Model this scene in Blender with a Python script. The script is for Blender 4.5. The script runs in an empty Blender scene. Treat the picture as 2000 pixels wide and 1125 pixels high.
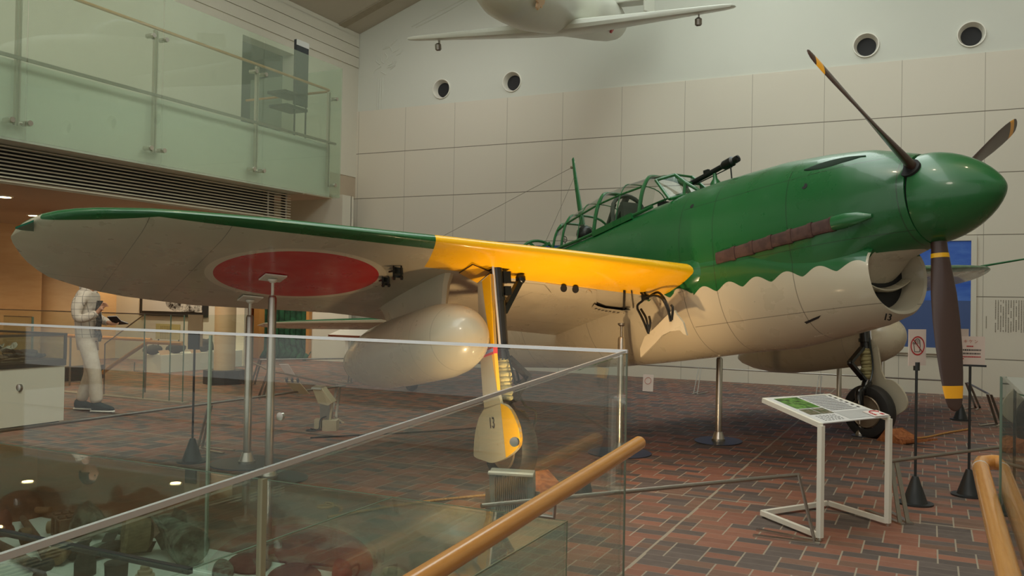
import bpy, math, random
from mathutils import Vector, Matrix
sin, cos, pi, sqrt = math.sin, math.cos, math.pi, math.sqrt
random.seed(7)
sc = bpy.context.scene
COL = sc.collection

# ------------------------------------------------------------------ camera
FPX, CAMH = 1695.1, 1.438
YAW, PITCH, ROLL = -0.449983, 0.0127226, 0.0178097
fw = Vector((sin(YAW)*cos(PITCH), cos(YAW)*cos(PITCH), sin(PITCH)))
r0 = Vector((cos(YAW), -sin(YAW), 0)); u0 = r0.cross(fw)
RT = r0*cos(ROLL) + u0*sin(ROLL); UP = -r0*sin(ROLL) + u0*cos(ROLL)
CAM = Vector((0, 0, CAMH))
cd = bpy.data.cameras.new('camera'); cam = bpy.data.objects.new('camera', cd); COL.objects.link(cam)
cd.sensor_width = 36; cd.lens = 36*FPX/2000; cd.clip_start = .05; cd.clip_end = 200
cam.matrix_world = Matrix(((RT.x, UP.x, -fw.x, 0), (RT.y, UP.y, -fw.y, 0), (RT.z, UP.z, -fw.z, CAMH), (0, 0, 0, 1)))
sc.camera = cam

# ------------------------------------------------------------------ world, lights, exposure
w = bpy.data.worlds.new('world'); sc.world = w; w.use_nodes = True
bg = w.node_tree.nodes['Background']; bg.inputs[0].default_value = (.95, .93, .86, 1); bg.inputs[1].default_value = .72
def light(name, kind, loc, energy, color, aim=None, **k):
    l = bpy.data.lights.new(name, kind); l.energy = energy; l.color = color
    for a, b in k.items(): setattr(l, a, b)
    o = bpy.data.objects.new(name, l); COL.objects.link(o); o.location = loc
    if aim is not None: o.rotation_euler = (Vector(aim)-Vector(loc)).to_track_quat('-Z', 'Y').to_euler()
    return o
UPX, UPY = -2.33, 6.09
WARM = (1, .68, .36); WARM2 = (1, .74, .45)
light('floor_flood_beam', 'SPOT', (-2.5, 5.33, .24), 50, WARM, (-3.5, 7.9, 2.0), spot_size=2.15, spot_blend=.8, shadow_soft_size=.05)
light('wing_flood_beam', 'SPOT', (-5.9, 7.5, .5), 30, WARM, (-6.3, 9.3, 2.2), spot_size=2.2, spot_blend=.8, shadow_soft_size=.08)
light('standin_uplight_beam', 'SPOT', (UPX, UPY+.03, .12), 135, WARM, (-3.6, 8.1, 2.3), spot_size=2.0, spot_blend=.8, shadow_soft_size=.05)  # stand-in for the warm wing light, whose true source is unseen
for x, a in ((-9.8, 3), (-7.6, 2.6), (-2.6, 2.8), (1.8, 3)):
    light('wall_fill_beam', 'SPOT', (x, 12.6, 7.6), 125, (1, .97, .93), (x, 16.4, a), spot_size=2.1, spot_blend=1, shadow_soft_size=.5)  # unseen fill lamps added to brighten the back wall
for x, y in ((-9.0, 9.5), (-9.0, 6.0)):
    light('balcony_fill_beam', 'SPOT', (x+3, y, 7.4), 170, (1, .95, .86), (-10.6, y+1, 4.4), spot_size=1.7, spot_blend=1, shadow_soft_size=.5)  # unseen fill lamps added to brighten the balcony side
for x in (-5.0, -.5):
    light('front_fill_beam', 'SPOT', (x, .5, 5.6), 230, (1, .88, .72), (x-2.2, 8, .2), spot_size=1.05, spot_blend=1, shadow_soft_size=.4)  # unseen front fill, added to lift surfaces that face the camera
for i, (x, y, e) in enumerate(((-1.5, 5.0, 120), (1.5, 6.5, 120), (-4.5, 4.5, 120), (-8, 6.5, 110), (2.0, 11, 90))):
    light('ceiling_spot_beam', 'SPOT', (x, y, 8.0), e, WARM2, (x-.6, y+1.8, 0), spot_size=1.3, spot_blend=.7, shadow_soft_size=.08)
light('skylight_fill', 'AREA', (-1.5, 7.0, 9.7), 330, (.93, 1, .97), (-3.2, 10.5, 0), shape='RECTANGLE', size=11, size_y=15)
for x, y in ((-11.7, 7.85), (-11.85, 11.15), (-14.1, 10.0), (-12.3, 5.0), (-15.2, 6.5), (-15.2, 13.0)):
    light('downlight_beam', 'SPOT', (x, y, 2.68), 110, (1, .72, .40), (x, y, 0), spot_size=2.4, spot_blend=.7, shadow_soft_size=.06)
for x, y in ((-13.6, 12.2), (-12.6, 14.2), (-10.6, 9.2)):
    light('display_fill_beam', 'SPOT', (x, y, 2.68), 120, (1, .88, .7), (x-.2, y+1., .3), spot_size=2.3, spot_blend=.8, shadow_soft_size=.08)  # unseen fill lamps added to brighten the display wall under the balcony
sc.view_settings.view_transform = 'Standard'; sc.view_settings.look = 'None'
sc.view_settings.exposure = 0.0; sc.view_settings.gamma = 1; sc.view_settings.use_curve_mapping = False
sc.cycles.transparent_max_bounces = 24; sc.cycles.max_bounces = 8
sc.cycles.sample_clamp_indirect = 6

# ------------------------------------------------------------------ pixel of the photo -> point on a real plane
def ray(u, v): return fw + RT*((u-1000)/FPX) - UP*((v-562.5)/FPX)
def pz(u, v, z=0.): d = ray(u, v); return CAM + d*((z-CAMH)/d.z)
def px(u, v, x): d = ray(u, v); return CAM + d*(x/d.x)
def py(u, v, y): d = ray(u, v); return CAM + d*(y/d.y)
# aircraft frame: x forward, y to port, z up, origin at the propeller hub
HD, GP = -.525, .139
AX = Vector((cos(HD)*cos(GP), sin(HD)*cos(GP), sin(GP))); AY = Vector((-sin(HD), cos(HD), 0)); AZ = AX.cross(AY)
AO = Vector((.012, 7.183, 2.277))
AM = Matrix(((AX.x, AY.x, AZ.x, AO.x), (AX.y, AY.y, AZ.y, AO.y), (AX.z, AY.z, AZ.z, AO.z), (0, 0, 0, 1)))
AI = AM.inverted(); ACAM = AI @ CAM
def ay(u, v, y): d = AI.to_3x3() @ ray(u, v); return ACAM + d*((y-ACAM.y)/d.y)
def ax(u, v, x): d = AI.to_3x3() @ ray(u, v); return ACAM + d*((x-ACAM.x)/d.x)
Z0, KD, INC = -.405, .08, .107
def zl(x, y): return Z0 + KD*(abs(y)-.6) + INC*(x+2)
def aw(u, v, off=0.):    # point on the underside of the starboard wing
    d = AI.to_3x3() @ ray(u, v); n = Vector((-INC, KD, 1)); c = Z0+off-.6*KD+2*INC
    return ACAM + d*((c-n.dot(ACAM))/n.dot(d))

# ------------------------------------------------------------------ node materials
class NT:
    def __init__(s, name, rough=.5, metal=0., coat=0.):
        s.m = bpy.data.materials.new(name); s.m.use_nodes = True; s.t = s.m.node_tree; s.b = s.t.nodes['Principled BSDF']
        s.b.inputs['Roughness'].default_value = rough; s.b.inputs['Metallic'].default_value = metal
        s.b.inputs['Coat Weight'].default_value = coat; s.b.inputs['Coat Roughness'].default_value = .08
        s.tc = s.t.nodes.new('ShaderNodeTexCoord'); s.sep = None
    def plug(s, sock, v):
        if hasattr(v, 'is_output') or isinstance(v, bpy.types.NodeSocket): s.t.links.new(v, sock)
        else:
            try: sock.default_value = v
            except Exception: sock.default_value = (*v, 1)
    def xyz(s):
        if s.sep is None:
            s.sep = s.t.nodes.new('ShaderNodeSeparateXYZ'); s.t.links.new(s.tc.outputs['Object'], s.sep.inputs[0])
        return s.sep.outputs[0], s.sep.outputs[1], s.sep.outputs[2]
    def n(s, op, a, b=0., c=None):
        q = s.t.nodes.new('ShaderNodeMath'); q.operation = op; s.plug(q.inputs[0], a); s.plug(q.inputs[1], b)
        if c is not None: s.plug(q.inputs[2], c)
        return q.outputs[0]
    def mix(s, f, a, b):
        q = s.t.nodes.new('ShaderNodeMix'); q.data_type = 'RGBA'; s.plug(q.inputs[0], f)
        s.plug(q.inputs[6], a if not isinstance(a, tuple) else (*a, 1)); s.plug(q.inputs[7], b if not isinstance(b, tuple) else (*b, 1))
        return q.outputs[2]
    def noise(s, scale, detail=3., rough=.5, stretch=None, out=0, coord='Object'):
        q = s.t.nodes.new('ShaderNodeTexNoise'); q.inputs['Scale'].default_value = scale; q.inputs['Detail'].default_value = detail
        q.inputs['Roughness'].default_value = rough
        src = s.tc.outputs[coord]
        if stretch:
            mp = s.t.nodes.new('ShaderNodeMapping'); s.t.links.new(src, mp.inputs[0]); mp.inputs['Scale'].default_value = stretch; src = mp.outputs[0]
        s.t.links.new(src, q.inputs['Vector']); return q.outputs[out]
    def step(s, v, lo, hi, soft=None):    # smooth ramp
        q = s.t.nodes.new('ShaderNodeMapRange'); s.plug(q.inputs[0], v); q.inputs[1].default_value = lo; q.inputs[2].default_value = hi
        return q.outputs[0]
    def white(s, a, b, c):
        cb = s.t.nodes.new('ShaderNodeCombineXYZ'); s.plug(cb.inputs[0], a); s.plug(cb.inputs[1], b); s.plug(cb.inputs[2], c)
        q = s.t.nodes.new('ShaderNodeTexWhiteNoise'); s.t.links.new(cb.outputs[0], q.inputs[0]); return q.outputs[0]
    def bump(s, h, strength=.2, dist=.01):
        q = s.t.nodes.new('ShaderNodeBump'); q.inputs['Strength'].default_value = strength; q.inputs['Distance'].default_value = dist
        s.t.links.new(h, q.inputs['Height']); s.t.links.new(q.outputs[0], s.b.inputs['Normal'])
    def col(s, c): s.plug(s.b.inputs['Base Color'], c if not isinstance(c, tuple) else (*c, 1)); return s.m

def S(r, g, b):   # sRGB 0-255 to linear
    f = lambda c: (c/255/12.92) if c/255 <= .04045 else ((c/255+.055)/1.055)**2.4
    return (f(r), f(g), f(b))
def plain(name, c, rough=.5, metal=0., var=.12, scale=8., coat=0., bump=0., bscale=40.):
    t = NT(name, rough, metal, coat)
    if bump: t.bump(t.noise(bscale), bump)
    return t.col(t.mix(t.noise(scale), tuple(x*(1-var) for x in c), tuple(min(1, x*(1+var)) for x in c)))
def worn(name, cs, scale=12., rough=.85, bump=.6, metal=0.):
    t = NT(name, rough, metal); a = t.step(t.noise(scale, 6, .65), .38, .62); b = t.step(t.noise(scale*2.7, 5, .6), .42, .6)
    t.bump(t.noise(scale*3, 6, .7), bump, .01)
    return t.col(t.mix(b, t.mix(a, cs[0], cs[1]), cs[2]))

def glass(name, tint=(.93, .97, .94), ior=1.5, rough=0., milk=0., milkc=(.6, .7, .62)):
    m = bpy.data.materials.new(name); m.use_nodes = True; t = m.node_tree; t.nodes.clear()
    o = t.nodes.new('ShaderNodeOutputMaterial'); tr = t.nodes.new('ShaderNodeBsdfTransparent'); tr.inputs[0].default_value = (*tint, 1)
    gl = t.nodes.new('ShaderNodeBsdfGlossy'); gl.inputs['Roughness'].default_value = rough; fr = t.nodes.new('ShaderNodeFresnel'); fr.inputs[0].default_value = ior
    ge = t.nodes.new('ShaderNodeNewGeometry'); io = t.nodes.new('ShaderNodeMapRange'); io.inputs[3].default_value = ior; io.inputs[4].default_value = 1/ior
    t.links.new(ge.outputs['Backfacing'], io.inputs[0]); t.links.new(io.outputs[0], fr.inputs[0])
    mx = t.nodes.new('ShaderNodeMixShader'); base = tr.outputs[0]
    if milk:
        df = t.nodes.new('ShaderNodeBsdfDiffuse'); df.inputs[0].default_value = (*milkc, 1)
        tl = t.nodes.new('ShaderNodeBsdfTranslucent'); tl.inputs[0].default_value = (*milkc, 1)
        m1 = t.nodes.new('ShaderNodeMixShader'); m1.inputs[0].default_value = .35
        t.links.new(df.outputs[0], m1.inputs[1]); t.links.new(tl.outputs[0], m1.inputs[2])
        m2 = t.nodes.new('ShaderNodeMixShader'); m2.inputs[0].default_value = milk
        t.links.new(base, m2.inputs[1]); t.links.new(m1.outputs[0], m2.inputs[2]); base = m2.outputs[0]
    t.links.new(fr.outputs[0], mx.inputs[0]); t.links.new(base, mx.inputs[1]); t.links.new(gl.outputs[0], mx.inputs[2]); t.links.new(mx.outputs[0], o.inputs[0])
    return m
def emit(name, c, s):
    t = NT(name); t.b.inputs['Emission Color'].default_value = (*c, 1); t.b.inputs['Emission Strength'].default_value = s; return t.col(c)

# ------------------------------------------------------------------ mesh builder
class MB:
    def __init__(s): s.v = []; s.f = []; s.mi = []
    def add(s, v, f, mi=0):
        b = len(s.v); s.v += [Vector(p) for p in v]; s.f += [tuple(b+i for i in q) for q in f]; s.mi += [mi]*len(f); return s
    def box(s, c, d, M=None, mi=0, bev=0.):
        x, y, z = d[0]/2, d[1]/2, d[2]/2; c = Vector(c)
        p = [Vector((a, b, e)) for a in (-x, x) for b in (-y, y) for e in (-z, z)]
        if M is not None: p = [M @ q for q in p]
        return s.add([c+q for q in p], [(0, 1, 3, 2), (4, 6, 7, 5), (0, 4, 5, 1), (2, 3, 7, 6), (0, 2, 6, 4), (1, 5, 7, 3)], mi)
    def box2(s, a, b, mi=0): return s.box([(i+j)/2 for i, j in zip(a, b)], [abs(i-j) for i, j in zip(a, b)], mi=mi)
    def bar(s, p, q, wd, ht, up=(0, 0, 1), mi=0):   # rectangular bar between two points
        p, q = Vector(p), Vector(q); d = (q-p); L = d.length; d.normalize(); u = Vector(up); sd = d.cross(u)
        if sd.length < 1e-4: sd = d.cross(Vector((1, 0, 0)))
        sd.normalize(); u = sd.cross(d); M = Matrix((d, sd, u)).transposed()
        return s.box((p+q)/2, (L, wd, ht), M, mi)
    def loft(s, rings, cap=True, closed=True, mi=0):
        n = len(rings[0]); v = [p for r in rings for p in r]; f = []
        for i in range(len(rings)-1):
            for j in range(n if closed else n-1):
                k = (j+1) % n; f.append((i*n+j, i*n+k, (i+1)*n+k, (i+1)*n+j))
        if cap: f.append(tuple(range(n))[::-1]); f.append(tuple((len(rings)-1)*n+j for j in range(n)))
        return s.add(v, f, mi)
    def lathe(s, prof, o=(0, 0, 0), axis=(0, 0, 1), n=24, cap=True, mi=0, sx=1., sy=1.):   # prof: (distance along axis, radius)
        a = Vector(axis).normalized(); t = a.cross(Vector((0, 0, 1)) if abs(a.z) < .9 else Vector((1, 0, 0))).normalized(); b = a.cross(t); o = Vector(o)
        return s.loft([[o+a*h+(t*cos(2*pi*j/n)*sx+b*sin(2*pi*j/n)*sy)*max(r, 1e-4) for j in range(n)] for h, r in prof], cap, True, mi)
    def cyl(s, p, q, r, r2=None, n=16, mi=0): p, q = Vector(p), Vector(q); return s.lathe([(0, r), ((q-p).length, r if r2 is None else r2)], p, q-p, n, mi=mi)
    def tube(s, pts, r, n=8, mi=0, closed=False, sub=0):
        P = [Vector(p) for p in pts]
        if sub:      # Catmull-Rom
            Q = []; m = len(P); ext = [P[0]*2-P[1]]+P+[P[-1]*2-P[-2]]
            for i in range(m-1):
                a, b, c, d = ext[i:i+4]
                for k in range(sub):
                    t = k/sub; Q.append(.5*((2*b)+(c-a)*t+(2*a-5*b+4*c-d)*t*t+(3*b-a-3*c+d)*t**3))
            P = Q+[P[-1]]
        rr = r if isinstance(r, (list, tuple)) else None; rings = []; up = None
        for i, p in enumerate(P):
            d = (P[min(i+1, len(P)-1)]-P[max(i-1, 0)])
            if closed: d = P[(i+1) % len(P)]-P[i-1]
            d.normalize()
            if up is None: up = d.cross(Vector((0, 0, 1)) if abs(d.z) < .9 else Vector((1, 0, 0))).normalized()
            up = (up-d*up.dot(d)).normalized(); b = d.cross(up)
            if rr: q = i/(len(P)-1)*(len(rr)-1); k = min(int(q), len(rr)-2) if len(rr) > 1 else 0; rad = rr[k]+(rr[k+1]-rr[k])*(q-k)
            else: rad = r
            rings.append([p+(up*cos(2*pi*j/n)+b*sin(2*pi*j/n))*rad for j in range(n)])
        if closed: rings.append(rings[0])
        return s.loft(rings, not closed, True, mi)
    def prism(s, pts, off, mi=0):   # polygon pushed along off
        P = [Vector(p) for p in pts]; o = Vector(off); n = len(P)
        return s.add(P+[p+o for p in P], [tuple(range(n))[::-1], tuple(range(n, 2*n))]+[(i, (i+1) % n, n+(i+1) % n, n+i) for i in range(n)], mi)
    def ball(s, c, r, n=12, mi=0, sq=(1, 1, 1), jit=0., seed=0):
        R = random.Random(seed); rings = []
        for i in range(n//2+1):
            a = -pi/2+pi*i/(n//2); rings.append([Vector(c)+Vector((cos(a)*cos(2*pi*j/n)*sq[0], cos(a)*sin(2*pi*j/n)*sq[1], sin(a)*sq[2]))*r*(1+R.uniform(-jit, jit)) for j in range(n)])
        return s.loft(rings, True, True, mi)
MW = {}
def setp(o, label=None, cat=None, group=None, kind=None):
    for k, v in (('label', label), ('category', cat), ('group', group), ('kind', kind)):
        if v: o[k] = v
    return o
def E(name, label, cat, loc=(0, 0, 0), M=None, group=None):
    o = bpy.data.objects.new(name, None); COL.objects.link(o); o.empty_display_size = .1
    M = M if M is not None else Matrix.Translation(Vector(loc)); o.matrix_world = M; MW[o.name] = M.copy(); return setp(o, label, cat, group)
def O(name, mb, mat, parent=None, local=False, smooth=True, label=None, cat=None, group=None, kind=None, bev=0., seg=2, sub=0):
    me = bpy.data.meshes.new(name)
    if parent is not None: T = MW[parent.name]; vs = mb.v if local else [T.inverted() @ p for p in mb.v]
    else:
        xs = [p.x for p in mb.v]; ys = [p.y for p in mb.v]; T = Matrix.Translation(((min(xs)+max(xs))/2, (min(ys)+max(ys))/2, min(p.z for p in mb.v)))
        if kind == 'structure': T = Matrix()
        vs = [T.inverted() @ p for p in mb.v]
    me.from_pydata(vs, [], mb.f); me.update()
    for m in (mat if isinstance(mat, (list, tuple)) else [mat]): me.materials.append(m)
    for p, i in zip(me.polygons, mb.mi): p.material_index = i; p.use_smooth = smooth
    o = bpy.data.objects.new(name, me); COL.objects.link(o)
    if parent is not None: o.parent = parent
    else: o.matrix_world = T
    MW[o.name] = T.copy() if parent is None else MW[parent.name].copy()
    if smooth:
        import bmesh
        bm = bmesh.new(); bm.from_mesh(me); bmesh.ops.recalc_face_normals(bm, faces=bm.faces)
        for e in bm.edges:
            if len(e.link_faces) == 2 and e.calc_face_angle(0) > .7: e.smooth = False
        bm.to_mesh(me); bm.free()
    else:
        import bmesh
        bm = bmesh.new(); bm.from_mesh(me); bmesh.ops.recalc_face_normals(bm, faces=bm.faces); bm.to_mesh(me); bm.free()
    if bev: b = o.modifiers.new('bevel', 'BEVEL'); b.width = bev; b.segments = seg; b.limit_method = 'ANGLE'
    if sub: b = o.modifiers.new('subdivision', 'SUBSURF'); b.levels = sub; b.render_levels = sub
    return setp(o, label, cat, group, kind)
def ST(name, mb, mat, **k): return O(name, mb, mat, kind='structure', smooth=False, **k)
def text(name, s, size, mat, parent, M, ext=.001, align='CENTER', local=True):
    cu = bpy.data.curves.new(name, 'FONT'); cu.body = s; cu.size = size; cu.extrude = ext; cu.align_x = align; cu.align_y = 'CENTER'; cu.materials.append(mat)
    tmp = bpy.data.objects.new(name, cu); COL.objects.link(tmp); bpy.context.view_layer.update(); dg = bpy.context.evaluated_depsgraph_get()
    me = bpy.data.meshes.new_from_object(tmp.evaluated_get(dg)); bpy.data.objects.remove(tmp); bpy.data.curves.remove(cu)
    o = bpy.data.objects.new(name, me); COL.objects.link(o); o.parent = parent
    o.matrix_local = M if local else MW[parent.name].inverted() @ M
    return o
def copytree(o, M, parent=None):
    c = o.copy(); COL.objects.link(c)
    if parent is None: c.matrix_world = M; MW[c.name] = M.copy()
    else: c.parent = parent
    for ch in o.children: copytree(ch, None, c)
    return c
def frame(x, y, z, o):   # matrix with given axes
    return Matrix(((x[0], y[0], z[0], o[0]), (x[1], y[1], z[1], o[1]), (x[2], y[2], z[2], o[2]), (0, 0, 0, 1)))
# ------------------------------------------------------------------ materials of the room
plaster = plain('plaster', S(206, 201, 184), .85, var=.03, scale=2)
plaster_grey = plain('plaster_grey', S(204, 205, 192), .85, var=.03, scale=1.2)
board_white = plain('painted_boards', S(205, 200, 183), .6, var=.02)
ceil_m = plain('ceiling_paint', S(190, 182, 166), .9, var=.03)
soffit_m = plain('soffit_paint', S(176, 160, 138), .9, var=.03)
dark = plain('black_void', (.008, .008, .008), .7)
black = plain('black_powder_coat', (.018, .02, .02), .45)
steel = plain('brushed_steel', (.56, .52, .46), .28, 1., var=.08, scale=30)
steel_dk = plain('satin_steel', (.36, .33, .29), .38, 1., var=.1, scale=20)
alu = plain('aluminium_cap', (.80, .80, .80), .25, .6, var=.03)
white_paint = plain('white_powder_coat', S(226, 222, 208), .4, var=.02)
clear = glass('clear_glass', (.955, .98, .96), ior=1.6)
case_glass = glass('case_glass', (.92, .955, .925), ior=1.85)
frost = glass('milky_balcony_glass', (.93, .97, .925), milk=.16, milkc=S(208, 222, 200))
edge_glass = plain('polished_glass_edge', S(104, 122, 104), .15, var=.1)
def panel_mat():
    t = NT('wall_cladding', .75); x, y, z = t.xyz()
    c = t.mix(t.noise(.5, 2), S(206, 199, 181), S(212, 205, 188))
    def line(v, p, o, wd):
        f = t.n('FRACT', t.n('DIVIDE', t.n('SUBTRACT', v, o), p)); return t.n('GREATER_THAN', t.n('ABSOLUTE', t.n('SUBTRACT', f, .5)), .5-wd/p/2)
    m = t.n('MAXIMUM', t.n('MULTIPLY', line(x, 1.235, -5.42, .010), .55), line(z, 1.005, .605, .014))
    t.bump(t.n('SUBTRACT', 1., m), .6, .01)
    return t.col(t.mix(m, c, S(120, 112, 96)))
def floor_mat():
    t = NT('brick_paver_floor', .38); x, y, z = t.xyz()
    P = .31; v = t.n('DIVIDE', t.n('SUBTRACT', y, 5.44-P*30), P); row = t.n('FLOOR', v); fv = t.n('FRACT', v)
    b3 = t.n('MULTIPLY', fv, 3); sb = t.n('FLOOR', b3); fb = t.n('FRACT', b3)
    u = t.n('ADD', t.n('DIVIDE', t.n('SUBTRACT', x, -.155-20), .2), t.n('MULTIPLY', t.n('MODULO', row, 2.), .5)); cu = t.n('FLOOR', u); fu = t.n('FRACT', u)
    ku = t.n('ADD', t.n('MULTIPLY', cu, 1.), 0)
    rnd = t.white(ku, row, sb); rnd2 = t.white(row, ku, sb)
    red = t.mix(rnd2, S(132, 84, 66), S(150, 98, 76)); brown = t.mix(rnd2, S(112, 82, 66), S(126, 92, 74)); dk = t.mix(rnd2, S(82, 72, 68), S(98, 86, 80))
    c = t.mix(t.n('GREATER_THAN', rnd, .62), red, dk); c = t.mix(t.n('LESS_THAN', rnd, .24), c, brown)
    c = t.mix(t.n('MULTIPLY', t.noise(60, 4), .35), c, (.08, .06, .05))
    gu = t.n('LESS_THAN', fu, .045); gb = t.n('LESS_THAN', fb, .045)
    ex = t.n('FRACT', t.n('DIVIDE', t.n('ADD', x, 1.46+60), 3.)); gx = t.n('GREATER_THAN', t.n('ABSOLUTE', t.n('SUBTRACT', ex, .5)), .4976)
    ey = t.n('FRACT', t.n('DIVIDE', t.n('SUBTRACT', y, 13.7-60), 3.1)); gy = t.n('GREATER_THAN', t.n('ABSOLUTE', t.n('SUBTRACT', ey, .5)), .4976)
    g1 = t.n('MAXIMUM', gu, t.n('MAXIMUM', gx, gy)); g = t.n('MAXIMUM', g1, t.n('MULTIPLY', gb, .55))
    t.bump(t.n('SUBTRACT', 1., g), .35, .004)
    t.plug(t.b.inputs['Roughness'], t.step(t.noise(7, 3), -.6, 1.2))
    return t.col(t.mix(g, c, S(152, 142, 124)))
def travertine():
    t = NT('travertine_wall', .6); n = t.noise(1.6, 5, .6, (1, 1, 5)); return t.col(t.mix(n, S(176, 142, 100), S(206, 176, 136)))
def wood(name, a, b, rough=.35, st=(2, 30, 30), coat=.3):
    t = NT(name, rough, 0, coat); return t.col(t.mix(t.noise(3, 5, .6, st), a, b))
floor_m = floor_mat(); clad = panel_mat(); trav = travertine()
rail_wood = wood('varnished_rail_wood', S(186, 120, 52), S(216, 154, 84), .25, (40, 2.5, 40))
door_wood = wood('dark_door_wood', S(96, 44, 20), S(120, 60, 30), .5, (20, 20, 1.5), 0)
oak = wood('light_wood_edge', S(178, 122, 60), S(200, 146, 84), .5)

YB = 15.96
# floor, walls, ceiling
ST('floor', MB().box2((-18, -4, -.3), (6.5, 17.2, 0)), floor_m)
g = MB(); XR, XL, ZE, SL = 6.5, -11.65, 7.33, .345; XM = -2.6; ZM = ZE+SL*(XM-XL)
hole = [(-9.47, 5.89), (-7.8, 5.9), (-1.05, 5.86), (.55, 5.86), (2.3, 5.86)]
# gable wall as a grid of boxes around the round openings
xs = [XL-.3]+[v for h in hole for v in (h[0]-.24, h[0]+.24)]+[XR]
HB = [5.9-.24, 5.9+.24]
g.prism([(XL-.3, YB+.02, HB[1]), (XR, YB+.02, HB[1]), (XR, YB+.02, ZM-SL*(XR-XM)), (XM, YB+.02, ZM), (XL-.3, YB+.02, ZE)], (0, .4, 0))
g.box2((XL-.3, YB+.02, 4.5), (XR, YB+.42, HB[0]))
for a, b in zip(xs[0::2], xs[1::2]): g.box2((a, YB+.02, HB[0]), (b, YB+.42, HB[1]))
for hx, hz in hole:      # square cut filled back to a round opening
    n = 32; c = Vector((hx, YB+.02, 5.9)); cir = [c+Vector((cos(2*pi*k/n), 0, sin(2*pi*k/n)))*.185 for k in range(n)]
    def sqp(k):
        a = 2*pi*k/n; m = max(abs(cos(a)), abs(sin(a))); return c+Vector((cos(a)/m, 0, sin(a)/m))*.24
    sq = [sqp(k) for k in range(n)]
    g.add(cir+sq, [(k, (k+1) % n, n+(k+1) % n, n+k) for k in range(n)])
ST('wall_back', g, plaster_grey)
ST('wall_back_clad', MB().box2((-11.75, YB, 0), (XR, YB+.3, 5.58)), clad)
g = MB().box2((-18, YB+.02, 0), (-11.75, YB+.4, 4.6)); ST('wall_back_left', g, plaster)
for hx, hz in hole:
    t = E('air_nozzle', 'round white air nozzle in the upper back wall, ' + {-9.47: 'leftmost', -7.8: 'second from left', -1.05: 'third, near the upper blade tip', .55: 'fourth, at far right', 2.3: 'beyond the frame'}[hx], 'air vent', (hx, YB, 5.9), group='round air nozzles high on the back wall')
    q = MB(); prof = [(-.0, .215), (-.03, .21), (-.03, .198), (.0, .185), (.08, .165), (.11, .155)]
    q.lathe(prof, (hx, YB+.02, 5.9), (0, 1, 0), 32, cap=False); O('nozzle_ring', q, white_paint, t)
    O('nozzle_bore', MB().lathe([(.105, .158), (.115, .158)], (hx, YB+.02, 5.9), (0, 1, 0), 32), dark, t)
# left wall above the balcony, with an opening
RY0, RY1, RZ = 12.34, 13.81, 6.3
g = MB(); g.box2((XL-.3, -4, 4.12), (XL, RY0, ZE)); g.box2((XL-.3, RY1, 4.1), (XL, YB+.02, ZE)); g.box2((XL-.3, RY0, RZ), (XL, RY1, ZE))
ST('wall_left', g, board_white)
g = MB()
for k, z in enumerate((6.56, 6.79, 7.02, 7.23)): g.box2((XL, -4, z), (XL+.025, YB, z+(.10 if k == 3 else .215)))
ST('trim_1', g, board_white)
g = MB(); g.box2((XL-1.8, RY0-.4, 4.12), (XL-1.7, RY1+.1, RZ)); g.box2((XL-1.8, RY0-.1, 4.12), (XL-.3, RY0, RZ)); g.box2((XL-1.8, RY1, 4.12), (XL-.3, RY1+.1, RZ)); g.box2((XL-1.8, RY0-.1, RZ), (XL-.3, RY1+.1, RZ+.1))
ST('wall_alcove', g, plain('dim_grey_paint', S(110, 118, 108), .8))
# sloping ceiling with grooves and a skylight strip
g = MB()
def cz(x): return ZE+SL*(x-XL) if x < XM else ZM-SL*(x-XM)
W2 = 1.6
for a, b in ((XL-.3, XM-W2), (XM+W2, XR)):
    g.prism([(a, -4, cz(a)), (b, -4, cz(b)), (b, -4, cz(b)+.2), (a, -4, cz(a)+.2)], (0, YB+4.4, 0))
ST('ceiling', g, ceil_m)
g = MB()
for y in (15.2, 11.6, 8.0, 4.4):
    g.prism([(XL, y, cz(XL)-.0), (XM-W2, y, cz(XM-W2)), (XM-W2, y, cz(XM-W2)-.03), (XL, y, cz(XL)-.03)], (0, .22, 0))
ST('trim_2', g, plain('ceiling_band', S(160, 150, 130), .9))
g = MB(); g.box2((XM-W2, -4, cz(XM-W2)+.05), (XM+W2, YB+.4, cz(XM-W2)+.08)); ST('window_1', g, emit('skylight_sky', (.86, .95, .92), 3.5))
g = MB()
for y in range(-4, 17, 2): g.box2((XM-W2, y, cz(XM-W2)-.06), (XM+W2, y+.08, cz(XM-W2)+.04))
ST('trim_3', g, white_paint)
ST('wall_right', MB().box2((XR, -4, 0), (XR+.3, YB+.4, 7)), plaster)
# relief ornament on the gable wall
g = MB()
for pts in ([(776, 76), (760, 92), (748, 96)], [(752, 92), (762, 92), (766, 100)], [(752, 104), (757, 112), (752, 120)], [(746, 106), (744, 118), (750, 124)], [(734, 112), (735, 120), (742, 126)],
            [(745, 130), (732, 138), (728, 148)], [(758, 128), (766, 124), (770, 116)], [(756, 132), (768, 128), (774, 120)], [(762, 136), (772, 128)], [(768, 102), (776, 98), (780, 92)], [(774, 108), (782, 104), (786, 98)],
            [(739, 152), (737, 214)], [(743, 152), (741, 214)], [(748, 152), (746, 214)], [(804, 52), (860, 22), (905, -2)], [(812, 54), (870, 24), (915, -2)], [(744, 140), (754, 146)]):
    g.tube([py(u, v, YB+.02) for u, v in pts], .016, 6, sub=3 if len(pts) > 2 else 0)
ST('trim_4', g, plaster_grey)

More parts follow.
